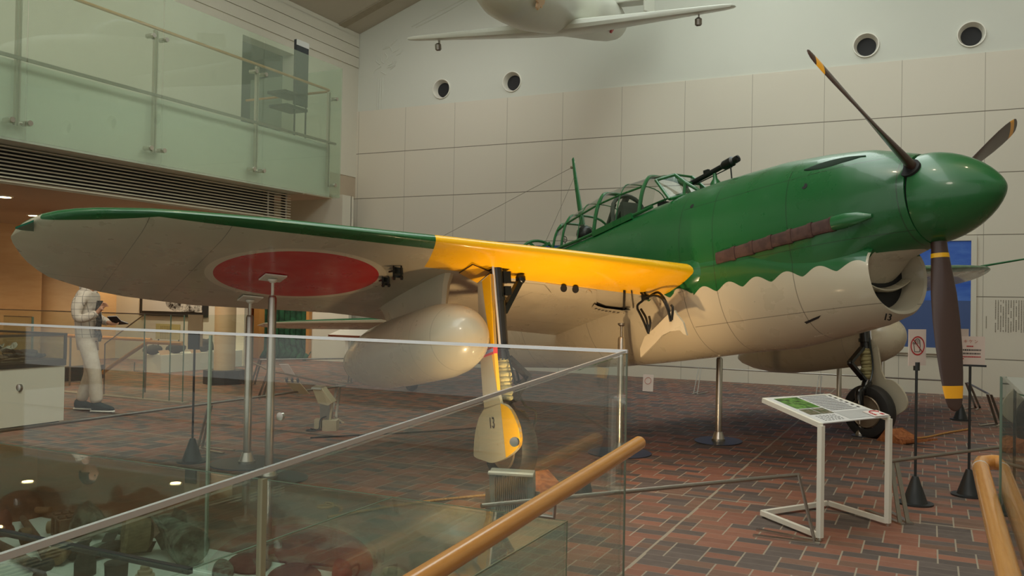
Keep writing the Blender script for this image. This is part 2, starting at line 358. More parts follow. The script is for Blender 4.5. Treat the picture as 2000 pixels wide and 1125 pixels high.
# ------------------------------------------------------------------ balcony, louvre, lower soffit
BX, BE, BZ, FZ = -9.5, 12.56, 3.18, 4.12
ST('floor_balcony', MB().box2((XL, -4, BZ), (BX-.16, BE-.1, FZ)), plain('balcony_fascia', S(196, 200, 186), .7, var=.02))
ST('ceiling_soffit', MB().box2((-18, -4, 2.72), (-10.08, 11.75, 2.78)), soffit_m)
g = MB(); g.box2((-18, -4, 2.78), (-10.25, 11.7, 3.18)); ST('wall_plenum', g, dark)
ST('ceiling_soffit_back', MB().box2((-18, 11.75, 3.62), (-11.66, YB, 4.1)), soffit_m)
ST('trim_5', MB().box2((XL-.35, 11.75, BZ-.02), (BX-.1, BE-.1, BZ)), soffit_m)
t = E('ceiling_louvre', 'long dark air louvre with pale horizontal slats under the glass balcony', 'ventilation grille', (-10.0, 4.5, 2.72))
for k in range(10):
    z = 2.735+k*.046; O('slat', MB().box2((-10.0, -4, z), (-9.985, 11.82, z+.017)), plain('slat_paint', S(206, 196, 174), .6), t, smooth=False)
O('divider', MB().box2((-10.1, 11.25, 2.72), (-10.0, 11.29, 3.18)), steel_dk, t, smooth=False)
O('frame', MB().box2((-10.1, 11.70, 2.72), (-10.0, 11.74, 3.18)), steel_dk, t, smooth=False)
t = E('balcony_balustrade', 'milky green glass balustrade of the upper balcony with steel posts', 'balustrade', (BX, 5, BZ))
joints = [-3, -1.3, .7, 2.65, 4.62, 6.59, 8.56, 10.54, 12.56]
for a, b in zip(joints[3:], joints[4:]):
    O('glass_panel', MB().box2((BX-.006, a+.008, BZ), (BX+.006, b-.008, 5.49)), frost, t, smooth=False, label='milky pale green glass')
O('end_glass_panel', MB().box2((XL+.02, BE-.006, BZ), (BX-.02, BE+.006, 5.49)), frost, t, smooth=False)
for y in (4.56, 6.53, 8.50, 10.48, 12.29):
    q = MB().box2((BX-.10, y-.03, 3.35), (BX-.06, y-.012, 5.02)); q.box2((BX-.10, y+.012, 3.35), (BX-.06, y+.03, 5.02)); po = O('post', q, steel, t, smooth=False)
    for z in (3.39, 4.915):
        for s in ((-1, 1) if y < 12 else (1,)):
            q = MB(); q.cyl((BX-.1, y+s*.03, z), (BX-.1, y+s*.12, z), .02); q.cyl((BX-.12, y+s*.11, z), (BX+.02, y+s*.11, z), .032); O('glass_clamp', q, steel, po)
q = MB(); q.tube([(BX-.12, 1, 5.07), (BX-.12, 12.34, 5.07), (BX-.2, 12.42, 5.07), (XL+.05, 12.42, 5.07)], .022, 12); O('handrail', q, oak, t, label='slim wooden handrail')
O('floor_angle', MB().box2((BX-.06, -4, 4.11), (BX-.03, BE-.1, 4.15)), steel_dk, t, smooth=False)
# screen stand behind the balcony glass
t = E('screen_stand', 'tall dark framed screen on two legs standing behind the balcony glass near the corner', 'screen', (-10.1, 12.25, FZ))
O('screen', MB().box2((-10.16, 12.02, 4.8), (-10.10, 12.36, 5.95)), plain('dark_screen', (.03, .035, .04), .15), t, smooth=False, bev=.01)
O('frame', MB().box2((-10.10, 12.02, 5.85), (-10.095, 12.36, 5.95)), alu, t, smooth=False)
for y in (12.04, 12.34): O('leg', MB().cyl((-10.13, y, FZ), (-10.13, y, 4.8), .016), black, t)
O('shelf', MB().box2((-10.5, 11.75, 4.95), (-10.1, 12.3, 5.0)), black, t, smooth=False)
O('shelf', MB().box2((-10.5, 11.8, 4.72), (-10.1, 12.36, 4.77)), black, t, smooth=False)
for n_, (x, y) in enumerate(((-11.41, 7.63), (-11.51, 10.84), (-13.7, 9.7), (-12.3, 5.0), (-15.2, 6.5), (-15.2, 11.2))):
    wh = ['in the soffit above the wing tip', 'in the soffit above the wing green edge', 'small one above the person', 'outside left of the frame', 'deep under the balcony on the left', 'deep under the balcony at the back'][n_]
    t = E('downlight', 'round recessed downlight ' + wh, 'ceiling light', (x, y, 2.71), group='downlights under the balcony')
    O('trim_ring', MB().lathe([(-.008, .11), (0, .115), (.01, .115)], (x, y, 2.712), n=24), white_paint, t)
    O('lamp', MB().lathe([(-.012, .085), (-.006, .085)], (x, y, 2.712), n=24), emit('lamp_glow', (1, .74, .36), 14), t)
# warm wall under the balcony, columns, doorway, green hanging
ST('wall_left_lower', MB().box2((-16.3, -4, 0), (-16, YB, 3.62)), trav)
for cx, cy, r, lab in ((-10.22, 10.58, .165, 'slender round stone column on a black octagonal base, left of the steel wing stands'), (-12.9, 9.7, .33, 'thick round stone column behind the person with the book')):
    t = E('column', lab, 'column', (cx, cy, 0))
    O('shaft', MB().cyl((cx, cy, .2), (cx, cy, 2.72), r, n=40), trav, t)
    O('plinth', MB().lathe([(0, r*1.95), (.22, r*1.95)], (cx, cy, 0), n=8), black, t, smooth=False)
a, b = py(463, 700, 15.3), py(497, 700, 15.3)
ST('door_1', MB().box2((a.x-.7, 15.35, 0), (b.x, 15.45, 2.05)), door_wood)
ST('trim_6', MB().box2((b.x, 15.25, 0), (b.x+.16, 15.5, 2.05)), oak)
g0 = py(507, 700, 15.4).x; g1 = py(595, 700, 15.4).x
rings = []
for k in range(14):
    z = 2.2*k/13; rings.append([Vector((g0+(g1-g0)*i/40+(.1 if z < .2 else 0)*(i/40), 15.5-.07*abs(sin(i*.62+.5*sin(z*2)))-(.12 if z < .15 else 0)*(1+.4*sin(i)), z)) for i in range(41)])
q = MB().loft(rings, False, False); o = O('green_curtain', q, worn('green_cloth', (S(22, 66, 40), S(34, 92, 56), S(16, 50, 30)), 3, .8, .2), label='dark green draped cloth hanging to the floor behind the tailplane tip', cat='curtain')
m_ = o.modifiers.new('thickness', 'SOLIDIFY'); m_.thickness = .02
ST('wall_lintel', MB().box2((-16, 15.2, 2.05), (-11.43, 15.52, 3.62)), plaster)
ST('trim_7', MB().box2((g1+.02, 15.4, 0), (g1+.1, 15.5, 2.05)), oak)
ST('wall_partition', MB().box2((g1+.1, 15.5, 0), (-11.43, 15.6, 3.62)), plaster)
# wall piece behind photo frame
ST('wall_display', MB().box2((-16, 13.3, 0), (-12.35, 13.4, 3.6)), plaster)
t = E('framed_photograph', 'large black framed monochrome photograph on the white wall left of the column', 'picture', (-13.9, 13.28, 1))
fa, fb = py(275, 622, 13.28), py(405, 622, 13.28); z0 = fb.z+.02
O('frame', MB().box2((fa.x, 13.24, z0), (fb.x, 13.3, z0+.95)), black, t, smooth=False)
pt = NT('old_photo_print', .4); n = pt.step(pt.noise(6, 8, .75), .42, .58); x_, y_, z_ = pt.xyz()
blob = pt.n('LESS_THAN', pt.n('ADD', pt.n('POWER', pt.n('DIVIDE', pt.n('SUBTRACT', x_, .05), .62), 2), pt.n('POWER', pt.n('DIVIDE', pt.n('SUBTRACT', z_, z0+.33-1), .26), 2)), 1.)
O('print', MB().box2((fa.x+.1, 13.225, z0+.1), (fb.x-.1, 13.24, z0+.85)), pt.col(pt.mix(pt.n('MULTIPLY', blob, n), S(196, 192, 180), S(24, 24, 24))), t, smooth=False)
# mural on the back wall
mt = NT('mural_paint', .5); x_, y_, z_ = mt.xyz(); c1 = mt.mix(mt.step(mt.noise(1.4, 5, .6, (1, 1, 3)), .35, .7), S(24, 78, 176), S(74, 118, 196))
c1 = mt.mix(mt.n('LESS_THAN', z_, .78), c1, S(62, 84, 132))
t = E('mural', 'long blue sky and sea painting in a pale frame on the clad back wall', 'painting', (-3.8, YB-.04, .76))
O('canvas', MB().box2((-8.1, YB-.03, .76), (.58, YB-.005, 2.52)), mt.col(c1), t, smooth=False)
q = MB().box2((-8.17, YB-.045, 2.52), (.66, YB, 2.6)); q.box2((-8.17, YB-.045, .66), (.66, YB, .76)); q.box2((.58, YB-.045, .76), (.66, YB, 2.52)); q.box2((-8.17, YB-.045, .76), (-8.1, YB, 2.52))
O('frame', q, plaster, t, smooth=False)
t = E('wall_text', 'block of small grey vertical writing on the back wall right of the mural', 'lettering', (1.3, YB-.01, 1.1))
ink = plain('faded_ink', S(140, 132, 116), .8)
q = MB(); rr = random.Random(3)
for k in range(26):
    x = .93+k*.036; z = 1.56; z1 = 1.06
    while z > z1: h = rr.uniform(.012, .024); q.box2((x, YB-.004, z-h), (x+.014, YB-.001, z)); z -= h+.006+(.05 if rr.random() < .06 else 0)
    if k == 1: z1 = 1.06
O('writing', q, ink, t, smooth=False, kind='stuff')
q = MB()
for k in range(9): q.box2((.80, YB-.004, 1.28-k*.022), (.812, YB-.001, 1.296-k*.022))
O('caption', q, ink, t, smooth=False, kind='stuff')
# ================================================================== the green dive bomber
GREEN, GREY, YEL, RED = S(26, 92, 46), S(190, 181, 158), S(250, 188, 4), S(196, 0, 22)
def paint(name, fn, rough=.26, dirt=.04):
    t = NT(name, rough, 0, .35); c = fn(t)
    c = t.mix(t.n('MULTIPLY', t.noise(5, 3, .5), dirt), c, (.05, .05, .04))
    t.bump(t.noise(2.6, 1, .4), .18, .02)
    t.plug(t.b.inputs['Roughness'], t.step(t.noise(4, 4), -.1, 1.7)); return t.col(c)
def seams(t, c, v, ps, wd=.004, dk=.55):
    m = None
    for p in ps:
        q = t.n('LESS_THAN', t.n('ABSOLUTE', t.n('SUBTRACT', v, p)), wd); m = q if m is None else t.n('MAXIMUM', m, q)
    k = t.n('MULTIPLY', m, dk); return t.mix(k, c, (.01, .012, .01))
def fus(t):
    x, y, z = t.xyz()
    wv = t.n('ABSOLUTE', t.n('SINE', t.n('MULTIPLY', t.n('ADD', x, 1.155), pi/.285)))
    f = t.n('ADD', -.505, t.n('MULTIPLY', t.n('POWER', wv, 1.5), .062))
    f = t.n('ADD', f, t.n('MULTIPLY', t.n('LESS_THAN', x, -2.0), .02))
    k = t.n('GREATER_THAN', x, -.37); f = t.n('ADD', t.n('MULTIPLY', f, t.n('SUBTRACT', 1., k)), t.n('MULTIPLY', k, -.395))
    g_ = t.n('MULTIPLY', t.n('MULTIPLY', t.n('LESS_THAN', t.n('ABSOLUTE', y), .27), t.n('LESS_THAN', x, -.36)), t.n('MULTIPLY', t.n('GREATER_THAN', x, -1.), t.n('LESS_THAN', z, -.36)))
    c = t.mix(t.n('MULTIPLY', t.n('GREATER_THAN', z, f), t.n('SUBTRACT', 1., g_)), GREY, GREEN)
    c = seams(t, c, x, (-.08, -.95, -1.72, -2.12, -3.6, -4.9, -6.1)); c2 = seams(t, c, z, (.30, -.28, -.78), .003)
    return t.mix(t.n('GREATER_THAN', x, -2.1), c, c2)
fus_m = paint('fuselage_paint', fus); green_m = paint('green_paint', lambda t: t.mix(t.noise(6), GREEN, tuple(c*1.12 for c in GREEN)))
grey_m = paint('underside_grey_paint', lambda t: t.mix(t.noise(4), GREY, tuple(c*.93 for c in GREY)), .4)
tank_m = paint('tank_grey_paint', lambda t: seams(t, t.mix(t.noise(4), S(196, 186, 162), S(186, 177, 152)), t.xyz()[0], (-2.35, -2.62, -3.9), .003, .3), .22, 0.)
yel_m = paint('yellow_paint', lambda t: t.mix(t.noise(5), YEL, tuple(c*.94 for c in YEL)), .35)
def sub_col(t):
    x, y, z = t.xyz(); a = t.n('ABSOLUTE', y)
    g = t.n('ADD', -2.11, t.n('MULTIPLY', t.n('SUBTRACT', a, 3.1), -.065)); gt = t.n('MULTIPLY', t.n('MAXIMUM', t.n('SUBTRACT', a, 5.0), 0.), -.45); g = t.n('ADD', g, gt)
    c = t.mix(t.n('MULTIPLY', t.noise(1.8, 3, .5, (1, 2, 1)), .6), GREY, tuple(k*.78 for k in GREY))
    c = seams(t, c, y, (-5.05, -4.55, -1.75, 4.5), .003); c = seams(t, c, x, (-3.72,), .003)
    d = t.n('SQRT', t.n('ADD', t.n('POWER', t.n('ADD', x, 3.066), 2), t.n('POWER', t.n('SUBTRACT', a, 3.79), 2)))
    c = t.mix(t.n('LESS_THAN', d, .692), c, S(214, 204, 180)); c = t.mix(t.n('LESS_THAN', d, .63), c, RED)
    c = t.mix(t.n('GREATER_THAN', x, g), c, GREEN)
    yy = t.n('MULTIPLY', t.n('GREATER_THAN', x, -2.46), t.n('LESS_THAN', t.n('ADD', a, t.n('MULTIPLY', t.n('ADD', x, 2.1), -.3)), 3.1))
    return t.mix(yy, c, YEL)
def top_col(t):
    x, y, z = t.xyz(); a = t.n('ABSOLUTE', y)
    d = t.n('SQRT', t.n('ADD', t.n('POWER', t.n('ADD', x, 3.066), 2), t.n('POWER', t.n('SUBTRACT', a, 3.79), 2)))
    c = t.mix(t.n('LESS_THAN', d, .692), GREEN, S(214, 204, 180)); c = t.mix(t.n('LESS_THAN', d, .63), c, RED)
    return t.mix(t.n('MULTIPLY', t.n('GREATER_THAN', x, -2.35), t.n('LESS_THAN', a, 3.1)), c, YEL)
under_m, top_m = paint('wing_underside_paint', sub_col, .4), paint('wing_top_paint', top_col, .3)
prop_m = plain('propeller_brown', S(66, 44, 36), .38, var=.06); exh_m = worn('burnt_exhaust', (S(80, 56, 50), S(88, 62, 54), S(68, 46, 42)), 5, .6, .15)
gun_m = plain('gun_black', (.012, .014, .014), .3, .3); strut_m = plain('strut_black', (.015, .014, .013), .25, .1, coat=.5)
tyre_m = plain('tyre_rubber', (.02, .019, .018), .6, var=.2, bump=.1); hub_m = plain('hub_metal', S(140, 124, 104), .4, .5)
plexi = glass('canopy_plexiglass', (.88, .9, .88), 1.35)

T = E('dive_bomber', 'green and grey dive bomber with yellow wing leading edge, red roundel and brown propeller', 'aircraft', M=AM)
def se(x, zt, zc, zb, hw, nu=2.2, nl=2.2, N=56, yo=0.):
    out = []
    for k in range(N):
        a = 2*pi*k/N; c_, s_ = cos(a), sin(a); n = nu if s_ > 0 else nl
        yy = hw*math.copysign(abs(c_)**(2/n), c_); zz = zc+((zt-zc) if s_ > 0 else (zc-zb))*math.copysign(abs(s_)**(2/n), s_); out.append(Vector((x, yo+yy, zz)))
    return out
def interp(tab, x):
    for a, b in zip(tab, tab[1:]):
        if a[0] >= x >= b[0]:
            q = (a[0]-x)/(a[0]-b[0]); q = q
            return [i+(j-i)*q for i, j in zip(a, b)]
    return list(tab[-1])
# main body: cowling to tail
tab = [(-.035, .315, -.03, -.375, .342, 2.05, 2.05), (-.06, .325, -.03, -.382, .352, 2.1, 2.1), (-.2, .375, -.02, -.41, .41, 2.15, 2.2), (-.38, .44, -.02, -.455, .447, 2.2, 2.4), (-.5, .465, -.03, -.56, .468, 2.2, 2.6), (-.75, .505, -.06, -.78, .495, 2.25, 2.6), (-1.15, .548, -.1, -.95, .52, 2.3, 2.4), (-1.5, .558, -.15, -1.0, .535, 2.3, 2.3),
       (-1.9, .562, -.2, -1.02, .545, 2.4, 2.3), (-2.25, .545, -.25, -1.04, .55, 2.6, 2.2), (-2.5, .505, -.25, -1.05, .55, 2.9, 2.2), (-3.0, .47, -.25, -1.055, .545, 3.0, 2.2), (-3.6, .42, -.25, -1.05, .52, 2.9, 2.2), (-4.3, .38, -.25, -1.02, .48, 2.8, 2.2), (-4.8, .36, -.2, -.99, .45, 2.4, 2.2),
       (-5.6, .40, -.15, -.93, .40, 2.2, 2.1), (-6.6, .385, -.1, -.82, .33, 2.1, 2), (-7.6, .34, -.05, -.66, .25, 2, 2), (-8.6, .28, 0, -.46, .13, 2, 2), (-9.5, .2, .02, -.25, .03, 2, 2)]
xs_ = sorted(set([t_[0] for t_ in tab]+[-.06-.14*k for k in range(67)]+[-.035]), reverse=True)
rings = [se(*interp(tab, x)) for x in xs_ if x >= -9.5]
q = MB(); q.loft(rings)
# chin duct: shell with an open mouth, blended into the belly
def ring2(x, zt, zc, zb, hw, n=2.2, sl=0.): return [Vector((p.x+sl*(p.z-zc), p.y, p.z)) for p in se(x, zt, zc, zb, hw, 2.0, n)]
outer = [ring2(-.37, -.30, -.52, -.835, .372, 2.2), ring2(-.355, -.28, -.52, -.86, .388, 2.2), ring2(-.38, -.26, -.52, -.885, .405, 2.2), ring2(-.55, -.22, -.50, -.935, .44, 2.2), ring2(-.75, -.2, -.46, -.965, .472, 2.2), ring2(-1.0, -.15, -.42, -1.00, .50, 2.2), ring2(-1.4, 0, -.3, -1.045, .54, 2.3), ring2(-1.9, 0, -.27, -1.04, .55, 2.3), ring2(-2.4, 0, -.25, -1.05, .552, 2.2)]
q.loft(outer, False)
o_f = O('fuselage', q, fus_m, T, True, label='green above and grey below with a scalloped dividing line')
q = MB(); inner = [ring2(-.37, -.30, -.52, -.835, .372, 2.2), ring2(-.42, -.32, -.52, -.81, .35, 2.2), ring2(-.62, -.33, -.52, -.79, .34, 2.2), ring2(-.8, -.33, -.52, -.78, .33, 2.2)]
q.loft(inner, False); O('intake_duct', q, grey_m, T, True)
O('intake_shade_cap', MB().loft([ring2(-.54, -.28, -.52, -.81, .36, 2.2), ring2(-.56, -.28, -.52, -.81, .36, 2.2)]), dark, T, True)  # black cap: shade deep in the duct put in as colour
q = MB()   # splitter lip inside the mouth
rg = []
for x, dz, th in ((-.46, 0, .004), (-.48, 0, .014), (-.50, .005, .016), (-.53, .01, .018)):
    rg.append([Vector((x, yy, -.66+dz+.10*(yy/.36)**2+s*th)) for s, yys in ((1, [i*.06-.33 for i in range(12)]), (-1, [.33-i*.06 for i in range(12)])) for yy in yys])
q.loft(rg); O('intake_splitter', q, grey_m, T, True)
q = MB(); q.lathe([(0, .30), (.28, .33), (.55, .34)], (-.52, 0, -.1), (-1, 0, .0), 40); O('oil_cooler_fairing', q, grey_m, T, True)
q = MB(); c_ = ay(1744, 517, -.05); q.lathe([(0, .03), (.03, .028)], (c_.x-.15, c_.y, c_.z), (1, 0, -.4), 16); O('drain_hole', q, dark, T, True)
M13 = Matrix.Translation((-.43, 0, 0)); p = ay(1737, 617, -.22)
text('number', '13', .075, gun_m, T, Matrix.Translation(p+Vector((.004, -.03, -.012))) @ frame(Vector((.25, .95, -.12)).normalized(), Vector((.35, -.0, .93)).normalized(), Vector((.25, .95, -.12)).cross(Vector((.35, 0, .93))).normalized(), (0, 0, 0)), .004)
# spinner
q = MB(); q.lathe([(0, .334), (.002, .341), (.05, .338), (.11, .328), (.18, .308), (.25, .280), (.32, .243), (.38, .203), (.43, .162), (.475, .117), (.51, .073), (.532, .035), (.54, 0.0)], (-.02, 0, -.03), (1, 0, -.055), 64)
sp = O('spinner', q, green_m, T, True, label='glossy green pointed spinner')
O('backplate', MB().lathe([(-.035, .330), (-.018, .335), (-.018, .32)], (0, 0, -.03), (1, 0, -.055), 56), gun_m, sp, True)
# propeller
def blade(a):
    rd = Vector((0, -sin(a), -cos(a))); tg = Vector((0, -cos(a), sin(a))); R = 1.605
    st = [(.20, .06, .085, 50), (.33, .056, .082, 50), (.42, .058, .075, 49), (.55, .070, .060, 47), (.75, .090, .040, 43), (.95, .098, .030, 38), (1.15, .098, .027, 33), (1.32, .091, .023, 29), (1.45, .080, .019, 26), (1.53, .068, .015, 24), (1.575, .054, .012, 23), (1.598, .028, .008, 23), (1.605, .006, .003, 23)]
    rings = []
    for r_, hc, th, b in st:
        b = math.radians(b); ch = Vector((sin(b), 0, 0))-tg*cos(b); nr = Vector((cos(b), 0, 0))+tg*sin(b)
        rings.append([rd*r_+ch*hc*cos(2*pi*k/20)+nr*th*.6*sin(2*pi*k/20)*(1 if sin(2*pi*k/20) > 0 else .4) for k in range(20)])
    dense = []
    for i in range(len(rings)-1):
        for s in range(4): dense.append([p.lerp(q_, s/4) for p, q_ in zip(rings[i], rings[i+1])])
    dense.append(rings[-1]); return dense
def blade_m():
    t = NT('propeller_blade_paint', .36, 0, .2); x, y, z = t.xyz()
    r_ = t.n('SQRT', t.n('ADD', t.n('POWER', y, 2), t.n('POWER', z, 2)))
    m = t.n('MULTIPLY', t.n('GREATER_THAN', r_, 1.425), t.n('LESS_THAN', r_, 1.515)); c = t.mix(m, S(66, 44, 37), S(240, 168, 20))
    return t.col(c)
bm_ = blade_m()
for k in range(3):
    a = .05+k*2*pi/3; d = blade(a); b_ = O('propeller_blade', MB().loft(d), bm_, T, True, label='brown blade with a yellow band near the tip')
    rd = Vector((0, -sin(a), -cos(a)))
    q = MB(); q.lathe([(.28, .076), (.343, .076)], (0, 0, -.012), rd, 28); O('root_cuff', q, dark, b_, True)
    if k == 0:
        q = MB(); q.add([Vector((.075, -.03, -.50)), Vector((.02, .06, -.50)), Vector((.02, .06, -.545)), Vector((.075, -.03, -.545))], [(0, 1, 2, 3)]); 
        i0 = [r for r in d if abs((r[0]-Vector((0, 0, 0))).dot(rd)-.5) < .35]
        q = MB(); mid = lambda r: (sum(r, Vector())/20).dot(rd); r1 = [r for r in d if mid(r) > .425][0]; r2 = [r for r in d if mid(r) > .455][0]
        c1 = sum(r1, Vector())/20; c2 = sum(r2, Vector())/20; q.loft([[c1+(p-c1)*1.03 for p in r1], [c2+(p-c2)*1.03 for p in r2]]); O('maker_label', q, yel_m, b_, True, label='small yellow band label')
# exhaust stacks, starboard and port
for s in (-1, 1):
    for k in range(6):
        x0, x1 = -1.66+k*.187, -1.66+(k+1)*.187; z0_, z1_ = -.225+k*.0135, -.225+(k+1)*.0135
        hw0 = interp(tab, x0)[4]; hw1 = interp(tab, x1)[4]
        q = MB(); q.loft([[Vector((x, s*(hw+.024*math.copysign(abs(cos(a_))**.5, cos(a_))), z+.056*math.copysign(abs(sin(a_))**.7, sin(a_))*f)) for a_ in [2*pi*j/16 for j in range(16)]] for x, hw, z, f in ((x0-.02, hw0, z0_, .92), (x1-.04, hw1, z1_-.004, .98), (x1-.035, hw1+.006, z1_-.004, 1.06), (x1+.005, hw1+.006, z1_, 1.08))]); O('exhaust_stack', q, exh_m, T, True)
    q = MB(); pts = [(-.54, .49, -.145, .056), (-.44, .475, -.14, .058), (-.34, .46, -.14, .045), (-.25, .43, -.142, .014)]
    q.loft([[Vector((x, s*(hw+.035*cos(a_)*(r_/.05)), z+r_*sin(a_))) for a_ in [2*pi*j/20 for j in range(20)]] for x, hw, z, r_ in pts]); O('exhaust_fairing', q, green_m, T, True)
CH = [(-.38, -.26, -.52, -.885, .405), (-.55, -.22, -.50, -.935, .44), (-.75, -.2, -.46, -.965, .472), (-1.0, -.15, -.42, -1.00, .50), (-1.4, 0, -.3, -1.045, .54), (-1.9, 0, -.27, -1.04, .55), (-2.4, 0, -.25, -1.05, .552), (-9, 0, -.25, -.3, .05)]
def onskin(u, v, y0=-.45):   # point of the fuselage skin seen at a pixel (starboard side)
    best = None
    for k in range(60):
        y = -.62+k*.01; p = ay(u, v, y); a = interp(tab, p.x)
        if -9.4 < p.x < -.06:
            hz = (a[1]-a[2]) if p.z > a[2] else (a[2]-a[3]); n = a[5] if p.z > a[2] else a[6]
            f = (abs(p.y)/a[4])**n+(abs(p.z-a[2])/hz)**n
            c = interp(CH, p.x); hz2 = (c[1]-c[2]) if p.z > c[2] else (c[2]-c[3])
            if p.x < -.38: f = min(f, (abs(p.y)/c[4])**2.2+(abs(p.z-c[2])/hz2)**2.2)
            if f <= 1: return p
    return ay(u, v, y0)
def hole_on(u, v, r, name='port_hole'):
    p = onskin(u, v); a = interp(tab, p.x); nrm = Vector((.05, p.y/a[4]**2, (p.z-a[2])/((a[1]-a[2])**2))).normalized()
    O(name, MB().lathe([(-.02, r), (.004, r)], p, nrm, 20), dark, T, True)
hole_on(1572, 364, .026); hole_on(1352, 403, .022); hole_on(1782, 426, .008)
p0, p1 = onskin(1571, 333), onskin(1692, 306)
q = MB(); rg = []
for k in range(11):
    f = k/10; c_ = p0.lerp(p1, f); a = interp(tab, c_.x); wd = .05*sin(pi*min(1, f*1.02))**.7+.002; nr = Vector((0, c_.y/a[4]**2, (c_.z-a[2])/((a[1]-a[2])**2))).normalized(); td = nr.cross(Vector((1, 0, 0)))
    c_ = c_-nr*(((abs(c_.y)/a[4])**a[5]+(abs(c_.z-a[2])/(a[1]-a[2]))**a[5]-1)*.15)
    rg.append([c_+td*wd*cos(2*pi*j/14)+nr*.010*sin(2*pi*j/14) for j in range(14)])
q.loft(rg); O('gun_trough', q, plain('trough_dark_green', S(12, 38, 22), .9), T, True)
# radiator side flap details on the belly
for pts in (((1418, 607), (1476, 588), (1470, 594), (1424, 612)), ((1571, 628), (1604, 615), (1600, 621), (1576, 632))):
    O('cooling_slot', MB().prism([onskin(*p) for p in pts], (0, -.006, -.003)), dark, T, True, smooth=False)
for pts in (((1576, 628), (1603, 618), (1628, 650), (1592, 658)),):
    O('access_flap', MB().prism([onskin(*p)+Vector((0, .004, .004)) for p in pts], (0, -.008, -.007)), grey_m, T, True, smooth=False)
# wings
LE = [(.0, -1.93), (.6, -1.93), (2.0, -1.965), (3.1, -2.02), (4.4, -2.10), (5.0, -2.19), (5.3, -2.30), (5.5, -2.42), (5.62, -2.54), (5.70, -2.68), (5.745, -2.82), (5.76, -2.92)]
TE = [(.0, -4.22), (1.1, -4.17), (2.4, -4.22), (3.0, -4.10), (4.3, -4.27), (4.83, -4.19), (5.11, -4.08), (5.27, -3.96), (5.45, -3.80), (5.59, -3.55), (5.68, -3.28), (5.74, -3.05), (5.76, -2.94)]
def li(tb, y):
    for a, b in zip(tb, tb[1:]):
        if a[0] <= y <= b[0]: return a[1]+(b[1]-a[1])*(y-a[0])/(b[0]-a[0])
    return tb[-1][1]
def wing(s):
    q = MB(); ys = [0, .3, .6, .9, 1.25, 1.6, 2, 2.4, 2.8, 3.1, 3.5, 3.9, 4.3, 4.6, 4.85, 5.05, 5.2, 5.33, 5.45, 5.54, 5.62, 5.67, 5.71, 5.74, 5.76]
    U = [0, .004, .015, .035, .065, .1, .15, .22, .3, .4, .5, .6, .7, .8, .9, .96, 1]; rings = []
    for y in ys:
        xl, xt = li(LE, y), li(TE, y); c = max(xl-xt, .02); t_ = (.30-.19*y/5.76)*(min(1, (c/1.3))**.6)
        def pt(u, up):
            x = xl-c*u; base = zl(x, y); yt = 5*(.2969*sqrt(u)-.126*u-.3516*u*u+.2843*u**3-.1015*u**4)
            if up: z = base+t_*(.36*(1-u)**3+1.35*yt)
            else: z = base+t_*.36*max(0, 1-sqrt(u/.14))**1.15 if u < .14 else base
            return Vector((x, s*y, z))
        rings.append([pt(u, True) for u in U[::-1]]+[pt(u, False) for u in U[1:]])
    n = len(rings[0]); nu = len(U)
    for i in range(len(rings)-1):
        for j in range(n):
            k = (j+1) % n; up = j < nu-3
            q.add([rings[i][j], rings[i][k], rings[i+1][k], rings[i+1][j]], [(0, 1, 2, 3)], 1 if up else 0)
    import bmesh
    return q
def weld(o, d=1e-4):
    import bmesh
    bm = bmesh.new(); bm.from_mesh(o.data); bmesh.ops.remove_doubles(bm, verts=bm.verts, dist=d); bmesh.ops.recalc_face_normals(bm, faces=bm.faces)
    for e in bm.edges: e.smooth = not (len(e.link_faces) == 2 and e.calc_face_angle(0) > .9)
    bm.to_mesh(o.data); bm.free()
for s in (-1, 1):
    o = O('wing', wing(s), (under_m, top_m), T, True); weld(o)
    # root fillet
    q = MB(); rg = []
    for k in range(15):
        f = k/14; x = -1.79-1.2*f if f < .5 else -1.79-1.2*f-1.2*(f-.5); r_ = .115*sin(pi*min(1, f*1.4+.05))**.6 if f < .68 else .10*(1-f)/.32+.02
        a = interp(tab, x); rg.append([Vector((x, s*(a[4]-.06+.11*(1 if f > .12 else f/.12)*max(0, cos(b_))), zl(max(x, -2.05), .6)+.095+(r_+.02)*sin(b_)*1.2)) for b_ in [2*pi*j/18 for j in range(18)]])
    q.loft(rg); O('wing_root_fillet', q, fus_m, T, True)
q = MB(); tp = [aw(*p, off=-.004) for p in ((30, 447), (66, 433), (66, 452), (44, 450))]; q.prism(tp, (0, 0, .012)); O('wing_tip_light', q, plain('green_lens', (.01, .10, .06), .1), T, True, smooth=False)
O('pitot_tube', MB().tube([(-2.35, 5.15, .02), (-1.95, 5.2, .03), (-1.45, 5.22, .035)], [.014, .012, .006], 8), green_m, T, True)
# yellow apron over the gear door, bomb racks, gear well parts
def plate(name, pts, th, m, off=-.002, **k): return O(name, MB().prism([aw(*p, off=off) for p in pts], (0, 0, -th)), m, T, True, smooth=False, **k)
for e_ in (((897, 533), (923, 516)), ((923, 516), (959, 531)), ((959, 531), (932, 553))): O('door_seam', MB().tube([aw(*e_[0], off=-.008), aw(*e_[1], off=-.006)], .004, 6), gun_m, T, True)
plate('strut_door', ((898, 533), (923, 517), (958, 531), (933, 552)), .006, yel_m, label='yellow hinged door flap at the top of the gear leg')
for pts in (((1066, 552), (1165, 566), (1165, 592), (1150, 588), (1092, 578), (1078, 572)), ((983, 548), (1064, 556), (1080, 574), (1000, 562))):
    plate('inner_panel', pts, .01, grey_m)
for u, v in ((1101, 563), (1124, 565)): plate('lightening_hole', [(u+6.5*cos(2*pi*k/16), v+7*sin(2*pi*k/16)) for k in range(16)], .003, dark, off=-.013)
plate('valve_cap', [(1150+6*cos(2*pi*k/12), 573+7*sin(2*pi*k/12)) for k in range(12)], .012, grey_m, off=-.014)
